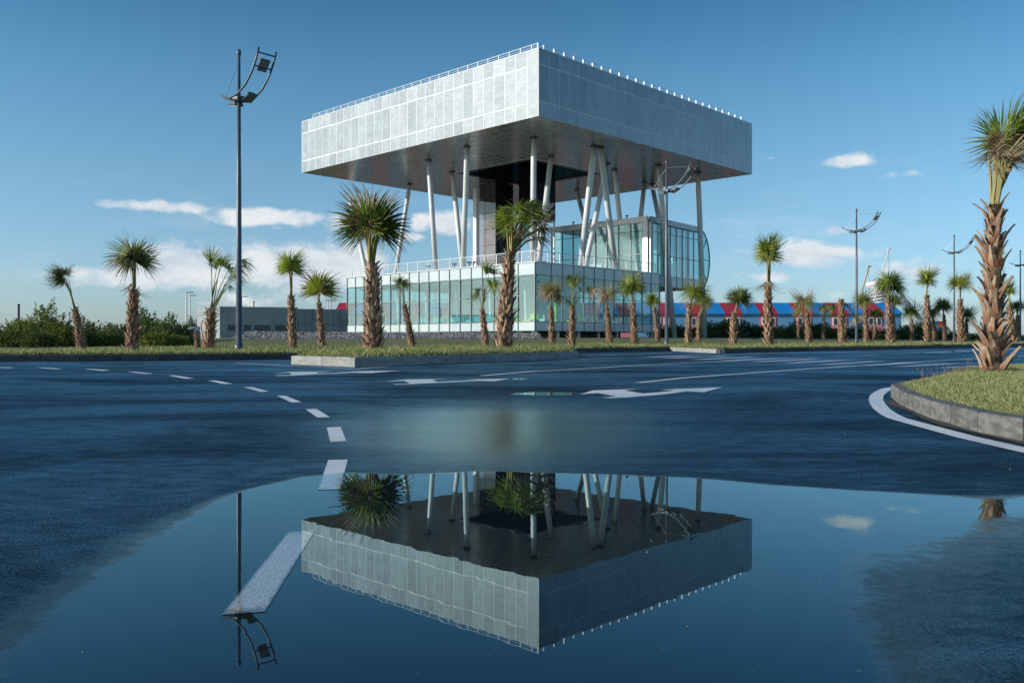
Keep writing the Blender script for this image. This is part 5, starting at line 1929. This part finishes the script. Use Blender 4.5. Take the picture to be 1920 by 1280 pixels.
HEDGE = 'shrubs of the overgrown hedge at the left'
for (px, D, wp, tp, v_, lab) in [
        (-30, 44, 120, 590, 0, 'shrub at the far left edge of the hedge'), (42, 43, 110, 586, 2, 'rounded shrub left of the leaning palm, beside the dark chimney'),
        (88, 46, 120, 566, 4, 'tallest sprouting shrub behind the leaning palm'), (118, 42, 100, 596, 0, 'low light green shrub at the foot of the leaning palm'),
        (160, 45, 110, 590, 1, 'dark shrub just right of the leaning palm'), (195, 43, 100, 603, 3, 'dark shrub midway between the leaning and the stout palm'),
        (228, 45, 90, 598, 5, 'dark shrub touching the left of the stout palm'), (272, 47, 110, 572, 1, 'tall dark shrub just right of the stout palm'),
        (310, 46, 90, 582, 3, 'second tall dark shrub right of the stout palm'), (290, 41, 90, 614, 2, 'low bright shrub right of the stout palm'),
        (330, 42, 76, 622, 0, 'low bright shrub left of the white sacks'), (12, 40, 90, 610, 1, 'low dark shrub in the left corner of the hedge'),
        (70, 40, 100, 612, 3, 'low dark shrub in front of the tallest one'), (345, 48, 60, 600, 5, 'thin dark shrub behind the white sacks')]:
    shrub(px, D, wp, tp, lab, HEDGE, v_)
BACK = 'shrubs between the verge and the row houses'
for (px, D, wp, tp, v_, lab) in [
        (1268, 96, 70, 602, 1, 'dark shrub behind the slanting outer column'), (1335, 98, 80, 596, 0, 'bright shrub right of the outer column'), (1362, 94, 76, 590, 2, 'tall bright shrub before the second blue roof'),
        (1405, 100, 80, 598, 3, 'dark shrub right of the double-stemmed palm'), (1470, 96, 90, 606, 0, 'olive shrub right of the tallest slim palm'), (1490, 92, 60, 600, 4, 'small olive shrub before the third red roof'),
        (1530, 98, 90, 600, 5, 'dark shrub behind the straw coloured palm'), (1555, 95, 80, 610, 2, 'low olive shrub left of the topless palm'), (1600, 100, 90, 606, 1, 'dark shrub behind the hanging dead frond'),
        (1645, 96, 80, 612, 3, 'low dark shrub below the last pink house'), (1690, 98, 80, 610, 5, 'dark shrub left of the container stack'), (1718, 102, 90, 598, 0, 'bright shrub just left of the container stack'),
        (1770, 104, 80, 614, 4, 'low shrub below the container stack'), (1812, 108, 90, 622, 0, 'low shrub right of the fourth lamp post'), (1240, 99, 60, 606, 3, 'dark shrub under the pavilion'),
        (1300, 100, 70, 608, 5, 'dark shrub between the two outer columns'), (1435, 104, 80, 604, 1, 'dark shrub behind the tallest slim palm'), (1900, 110, 90, 625, 2, 'low shrub at the right edge')]:
    shrub(px, D, wp, tp, lab, BACK, v_)
for (px, D, wp, tp, v_, lab) in [(665, 112, 60, 606, 0, 'shrub seen below the left end of the glass storey'), (740, 114, 90, 608, 2, 'shrub seen under the glass storey at left'),
                                 (800, 114, 90, 608, 4, 'shrub seen under the middle of the glass storey'), (360, 90, 46, 590, 1, 'far green shrub left of the annex')]:
    shrub(px, D, wp, tp, lab, 'shrubs beyond the building', v_)


# ================================================================== street lamps
def lamp_post():
    r_ = empty('street_lamp')
    H, J = 9.3, 7.85
    MB().tube([(0, 0, 0), (0, 0, 0.25), (0, 0, 0.26), (0, 0, 5), (0, 0, H - 0.12)], [0.13, 0.13, 0.095, 0.075, 0.045], 14).build('pole', M_POLE, r_, smooth=True)
    MB().tube([(0, 0, 0), (0, 0, 0.02)], 0.2, 12).build('base_plate', M_POLE, r_)
    MB().tube([(0, 0, H - 0.14), (0, 0, H - 0.09), (0, 0, H - 0.02), (0, 0, H + 0.05), (0, 0, H + 0.08)], [0.03, 0.065, 0.08, 0.055, 0.02], 12).build('finial', M_POLE, r_, smooth=True)
    # two curved rails sweeping up to +X, one short rail to -X
    path = [(-0.30, 0.02), (0.0, -0.04), (0.45, 0.03), (0.85, 0.22), (1.2, 0.55), (1.42, 0.88), (1.56, 1.18)]
    for y in (-0.30, 0.30):
        MB().tube([(x, y, J + z) for x, z in path], 0.032, 8).build('arm_rail', M_POLE, r_, smooth=True)
    MB().tube([(-0.2, 0, J + 0.0), (-0.5, 0, J + 0.06), (-0.8, 0, J + 0.16), (-1.02, 0, J + 0.30)], 0.032, 8).build('arm_rail', M_POLE, r_, smooth=True)
    for (x, z) in ((-0.28, 0.02), (0.3, -0.01), (1.30, 0.70), (1.50, 1.05)):
        MB().tube([(x, -0.30, J + z), (x, 0.30, J + z)], 0.026, 6).build('rung', M_POLE, r_)
    MB().box((-0.14, -0.14, J - 0.10), (0.14, 0.14, J + 0.04)).build('bracket', M_POLE, r_)
    for (x, y, z, tl) in ((-0.32, 0.1, -0.07, 10), (0.42, 0.10, 0.0, -25), (1.27, 0.02, 0.80, -50)):
        M4 = Matrix.Translation(Vector((x, y, J + z))) @ Matrix.Rotation(R(tl), 4, 'Y')
        fl_ = MB()
        bm = bmesh.new()
        bmesh.ops.create_cube(bm, size=1.0)
        for v_ in bm.verts:
            k_ = 0.72 if v_.co.z > 0 else 1.0
            v_.co = Vector((v_.co.x * 0.42 * k_, v_.co.y * 0.34 * k_, v_.co.z * 0.15))
        bmesh.ops.bevel(bm, geom=bm.edges[:], offset=0.02, segments=1, affect='EDGES')
        bmesh.ops.transform(bm, matrix=M4, verts=bm.verts)
        me = bpy.data.meshes.new('floodlight')
        bm.to_mesh(me)
        bm.free()
        me.materials.append(M_POLE)
        f_ = link('floodlight', me, r_)
        MB().box((-0.16, -0.13, -0.085), (0.16, 0.13, -0.0755), 0, M4).build('lens', M_LAMPGLASS, f_)
    MB().tube([(0, 0, H - 0.3), (1.49, 0, J + 1.03)], 0.008, 5).build('stay', M_GALV, r_)
    MB().tube([(0, 0, H - 0.3), (-0.8, 0, J + 0.17)], 0.008, 5).build('stay', M_GALV, r_)
    return r_


def copy_tree(o_, parent=None):
    c = o_.copy()
    COL.objects.link(c)
    c.parent = parent
    for ch in list(o_.children):
        copy_tree(ch, c)
    return c


lp = lamp_post()
for i, (px, D, lab) in enumerate([(448, 27.3, 'nearest tall street lamp with ladder arm, left of the building'), (1250, 44.5, 'street lamp with curved arms before the right columns'),
                                  (1606, 61.4, 'street lamp with curved arms before the row houses'), (1789, 77.2, 'street lamp with curved arms left of the near palm trunk'),
                                  (1913, 91.0, 'street lamp at the right edge behind the near palm')]):
    o_ = lp if i == 0 else copy_tree(lp)
    X = (px - 960) / FPX * D
    o_.location = (X, D, ground_h(X, D) + 0.0)
    o_.rotation_euler = (0, 0, R(-41))
    tag(o_, lab, 'street lamp', 'street lamps along the avenue')


def small_lamp(px, toppy, D, side, label):
    s_ = D / FPX
    X = (px - 960) * s_
    z1 = CH + (640 - toppy) * s_
    r_ = empty('road_lamp', (X, D, 0.3))
    MB().tube([(0, 0, 0), (0, 0, z1 - 0.3)], [0.10, 0.06], 8).build('pole', M_GALV, r_)
    MB().box((0, -0.12, z1 - 0.36), (side * 0.75 if side > 0 else 0.001, 0.12, z1 - 0.24)).build('lamp_head', M_GALV, r_) if side > 0 else \
        MB().box((-0.75, -0.12, z1 - 0.36), (0, 0.12, z1 - 0.24)).build('lamp_head', M_GALV, r_)
    tag(r_, label, 'street lamp', 'small far road lamps')


for (px, tp, D, sd, lab) in [(349.5, 548, 95, 1, 'thin far road lamp, leftmost of the pair left of the annex'), (356, 554, 108, 1, 'thin far road lamp, right one of the pair left of the annex'), (453, 556, 110, 1, 'far road lamp directly behind the nearest lamp post'),
                             (538, 560, 118, 1, 'far road lamp left of the slim green palm'), (615.5, 562, 125, 1, 'far road lamp left of the utility pole')]:
    small_lamp(px, tp, D, sd, lab)
D = 128
X = (620 - 960) / FPX * D
r_ = empty('utility_pole', (X, D, 0.3))
MB().tube([(0, 0, 0), (0, 0, 6.9)], [0.14, 0.10], 8).build('pole', M_GALV, r_)
MB().box((-0.7, -0.06, 6.0), (0.7, 0.06, 6.12)).build('cross_arm', M_GALV, r_)
for x in (-0.6, 0, 0.6):
    MB().tube([(x, 0, 6.12), (x, 0, 6.35)], 0.05, 6).build('insulator', M_CAP, r_)
tag(r_, 'utility pole with cross arm above the annex', 'utility pole')
for (px, tp, D, wp, lab) in [(35, 570, 60, 2.2, 'dark chimney pipe rising from the left hedge'), (476, 564, 84, 1.2, 'short dark pipe on the annex roof')]:
    s_ = D / FPX
    X = (px - 960) * s_
    z1 = CH + (640 - tp) * s_
    zb_ = 0.2
    r_ = empty('chimney_pipe', (X, D, zb_))
    MB().tube([(0, 0, 0), (0, 0, z1 - zb_ - 0.08)], wp * s_, 10).build('pipe', M_CAP, r_)
    MB().tube([(0, 0, z1 - zb_ - 0.08), (0, 0, z1 - zb_)], wp * s_ * 1.3, 10).build('cap', M_CAP, r_)
    tag(r_, lab, 'chimney')

# ================================================================== row houses
RD = 150.0
rs_ = RD / FPX
rh = empty('row_houses', ((1265 - 960) * rs_, RD, 0.5))
tag(rh, 'long row of pink and blue houses with red and blue roofs', 'building')
x0_ = (640 - 1265) * rs_
unit = 33.2 * rs_
ztop = CH + (640 - 565.5) * rs_ - 0.5
zeav = CH + (640 - 586) * rs_ - 0.5
cuts = []
x = (1690 - 1265) * rs_
k_ = 0
while x > x0_:
    cuts.append((x - unit, x, k_ % 2))
    x -= unit
    k_ += 1
WIN = MB().box((-0.45, -0.05, 0), (0.45, 0.06, 1.35)).mesh('window', M_WHITE)
PANE = MB().box((-0.28, -0.07, 0.12), (0.28, -0.052, 1.22)).mesh('pane', M_DARKWIN)
for (a_, b_, k_) in cuts:
    red = k_ == 1
    MB().box((a_ + 0.01, 0.0, 0), (b_ - 0.01, 8.0, zeav)).build('wall', M_WALLPINK if red else M_WALLBLUE, rh)
    sl = 0.35
    vs = [(a_ - sl * 0, -0.5, zeav - 0.05), (b_ - 0.02, -0.5, zeav - 0.05), (b_ - 0.02, 4, ztop), (a_, 4, ztop), (a_, 8.5, zeav - 0.05), (b_ - 0.02, 8.5, zeav - 0.05),
          (a_, -0.5, zeav - 0.25), (b_ - 0.02, -0.5, zeav - 0.25), (a_, 8.5, zeav - 0.25), (b_ - 0.02, 8.5, zeav - 0.25)]
    MB().add(vs, [(0, 1, 2, 3), (3, 2, 5, 4), (6, 7, 1, 0), (8, 4, 5, 9), (6, 0, 3, 4, 8), (7, 9, 5, 2, 1), (6, 8, 9, 7)]).build('roof', M_ROOFRED if red else M_ROOFBLUE, rh)
    if red:
        for wx in (0.27, 0.73):
            w_o = link('window', WIN, rh, (a_ + (b_ - a_) * wx, -0.061, zeav - 2.2))
            link('pane', PANE, w_o)
# ================================================================== far things at the right
# white ribbed sculpture-like tower
D = 210.0
s_ = D / FPX
r_ = empty('ribbed_tower', ((1648 - 960) * s_, D, 0.6))
prof = [(640, 14), (600, 13), (575, 12), (566, 13), (561, 15), (556, 17), (552, 15), (549, 13), (546, 14), (543, 17), (540, 20), (537, 22), (534, 23), (531, 22), (528, 19), (526, 14)]
for i, (py, rp) in enumerate(prof):
    z = CH + (640 - py) * s_ - 0.6
    pts = [Vector((math.cos(a_) * rp * s_, math.sin(a_) * rp * s_, z + 0.35 * math.sin(a_ + i * 0.5))) for a_ in [2 * math.pi * k_ / 24 for k_ in range(25)]]
    MB().tube(pts, 1.5 * s_, 6, cap=False).build('ring', M_WHITE, r_, smooth=True)
MB().tube([(0, 0, 0), (0, 0, CH + (640 - 530) * s_ - 0.6)], [11 * s_, 10 * s_], 16).build('core', M_FRAMEGREY, r_)
tag(r_, 'white ribbed round tower under construction behind the row houses', 'tower')


def crane(bx, by, tx, ty, D, m, rp, label, lattice=False):
    s_ = D / FPX
    X = (bx - 960) * s_
    zb_ = 0.6
    r_ = empty('crane', (X, D, zb_))
    b = Vector((0, 0, CH + (640 - by) * s_ - zb_))
    t_ = Vector(((tx - bx) * s_, 0, CH + (640 - ty) * s_ - zb_))
    d_ = (t_ - b)
    foot = b - d_ * (max(0.0, b.z - 2.2) / max(0.1, d_.z)) if d_.z > 0 and b.z > 2.2 else b
    MB().box((foot.x - 1.4, -4.2, 1.2), (foot.x + 1.4, 4.2, 2.2)).build('carrier', m, r_)
    MB().box((foot.x - 1.1, -2.2, 2.21), (foot.x + 1.1, 1.0, 3.6)).build('cab', m, r_)
    for sx in (-1, 1):
        for yy in (-3, -1, 1, 3):
            MB().tube([(foot.x + sx * 1.3, yy, 0.6), (foot.x + sx * 1.6, yy, 0.6)], 0.6, 12).build('wheel', M_CAP, r_)
    rr = rp * s_
    if not lattice:
        MB().tube([foot, foot.lerp(t_, .5)], rr * 1.25, 4).build('boom', m, r_)
        MB().tube([foot.lerp(t_, .5), t_], rr * 0.85, 4).build('boom_extension', m, r_)
        MB().box((t_.x - rr * 1.5, -rr, t_.z - rr), (t_.x + rr * 2.2, rr, t_.z + rr)).build('boom_head', m, r_)
        MB().tube([t_, t_ - Vector((0, 0, d_.z * .5))], 0.04, 4).build('hoist_rope', M_CAP, r_)
    else:
        mb = MB()
        side = d_.cross(Vector((0, 1, 0))).normalized()
        n = 16
        for sy in (-1, 1):
            for ss in (-1, 1):
                mb.tube([foot + side * ss * rr + Vector((0, sy * rr, 0)), t_ + side * ss * rr * .5 + Vector((0, sy * rr * .5, 0))], 0.09, 4)
            for i in range(n):
                k0, k1 = 1 - .5 * i / n, 1 - .5 * (i + 1) / n
                s0 = 1 if i % 2 else -1
                mb.tube([foot.lerp(t_, i / n) + side * s0 * rr * k0 + Vector((0, sy * rr * k0, 0)), foot.lerp(t_, (i + 1) / n) - side * s0 * rr * k1 + Vector((0, sy * rr * k1, 0))], 0.06, 4)
        mb.build('boom', m, r_)
        MB().tube([t_, foot + Vector((6, 0, -1))], 0.05, 4).build('pendant_rope', M_CAP, r_)
    tag(r_, label, 'crane')


crane(1640, 563, 1667, 467, 200, M_WHITE, 1.5, 'white telescopic crane boom before the ribbed tower')
crane(1617, 545, 1629, 500, 220, M_YELLOW, 1.7, 'yellow crane boom left of the ribbed tower')
crane(1709, 577, 1680, 538, 190, M_STEELGREY, 3.4, 'dark lattice crane boom leaning left beyond the palms', True)

CONT = [pmat('container_' + n_, c, None, 1.0, 0.6) for n_, c in (('red', (0.42, 0.05, 0.03)), ('yellow', (0.50, 0.34, 0.03)), ('blue', (0.03, 0.10, 0.32)), ('white', (0.55, 0.55, 0.53)), ('orange', (0.48, 0.15, 0.03)))]


def container_mesh(m):
    mb = MB()
    mb.box((-3.0, 0.06, 0.08), (3.0, 2.34, 2.5))
    for i in range(12):
        x = -2.9 + i * 0.5
        mb.box((x, 0.0, 0.1), (x + 0.25, 0.059, 2.48))
    for (a_, b_) in (((-3.05, -0.02, 0), (3.05, 2.42, 0.079)), ((-3.05, -0.02, 2.501), (3.05, 2.42, 2.6))):
        mb.box(a_, b_)
    return mb.mesh('container_body', m)


CM = [container_mesh(m) for m in CONT]
D = 800.0
s_ = D / FPX
nm = ['red', 'yellow', 'blue', 'white', 'orange']
ords = ['bottom', 'second', 'third', 'fourth', 'fifth', 'sixth', 'seventh', 'top']
for (px, nx, nz2, where) in [(1759.5, 2, 7, 'behind the bright upright palm'), (1684, 1, 6, 'beside the lattice crane')]:
    for ix in range(nx):
        for iz in range(nz2):
            k_ = (ix * 3 + iz * 2 + (iz * iz) % 3 + (1 if px < 1700 else 0)) % 5
            X = (px - 960) * s_ + (ix - (nx - 1) / 2) * 6.15
            o_ = link('shipping_container', CM[k_], None, (X, D, 0.6 + iz * 2.62))
            col_ = '' if nx == 1 else ('left column, ' if ix == 0 else 'right column, ')
            tag(o_, f'{nm[k_]} shipping container, {col_}{ords[iz]} of the far stack {where}', 'container', 'stacked shipping containers in the distance')
            if px > 1700:
                pass

# ================================================================== white sacks by the annex
bag_bm = bmesh.new()
bmesh.ops.create_cube(bag_bm, size=1.0)
bmesh.ops.subdivide_edges(bag_bm, edges=bag_bm.edges[:], cuts=3, use_grid_fill=True)
for v_ in bag_bm.verts:
    n_ = mnoise.noise(v_.co * 2.3)
    k_ = 1 + 0.10 * n_ + 0.10 * (0.25 - v_.co.z ** 2)
    v_.co = Vector((v_.co.x * k_ * 1.0, v_.co.y * k_ * 1.0, (v_.co.z + 0.5) * (1 + 0.12 * n_)))
bag_me = bpy.data.meshes.new('bulk_sack')
bag_bm.to_mesh(bag_me)
bag_bm.free()
bag_me.materials.append(M_BAG)
D = 66.0
s_ = D / FPX
for i, (px, sc, lab) in enumerate([(346, 0.85, 'white bulk sack, left of the pair by the annex'), (360, 0.95, 'white bulk sack nearest the annex wall'), (353, 0.7, 'smaller white bulk sack behind the pair')]):
    X = (px - 960) * s_
    DD = D + (1.2 if i == 2 else 0)
    o_ = empty('bulk_sack', (X, DD, ground_h(X, DD) - 0.04), R(20 * i))
    b_ = link('sack_body', bag_me, o_, (0, 0, 0), None, sc if i < 2 else (sc, sc, sc * 1.6))
    for sx in (-1, 1):
        MB().tube([(sx * .3 * sc, 0, sc * .95), (sx * .3 * sc, 0, sc * 1.12), (sx * .1 * sc, 0, sc * 1.14), (sx * .08 * sc, 0, sc * .97)], 0.03, 5).build('loop', M_BAG, o_)
    tag(o_, lab, 'sack', 'white sacks by the annex')
X = (344.5 - 960) * s_
o_ = empty('rusty_drum', (X - 0.1, D - 1.2, ground_h(X, D - 1.2)))
MB().tube([(0, 0, 0), (0, 0, 0.3), (0, 0, 0.31), (0, 0, 0.6), (0, 0, 0.61), (0, 0, 0.88)], [0.28, 0.28, 0.30, 0.28, 0.30, 0.28], 16).build('drum_body', M_RUST, o_)
MB().tube([(0, 0, 0.885), (0, 0, 0.90)], 0.26, 16).build('lid', M_CAP, o_)
tag(o_, 'rusty drum standing in front of the white sacks', 'drum')
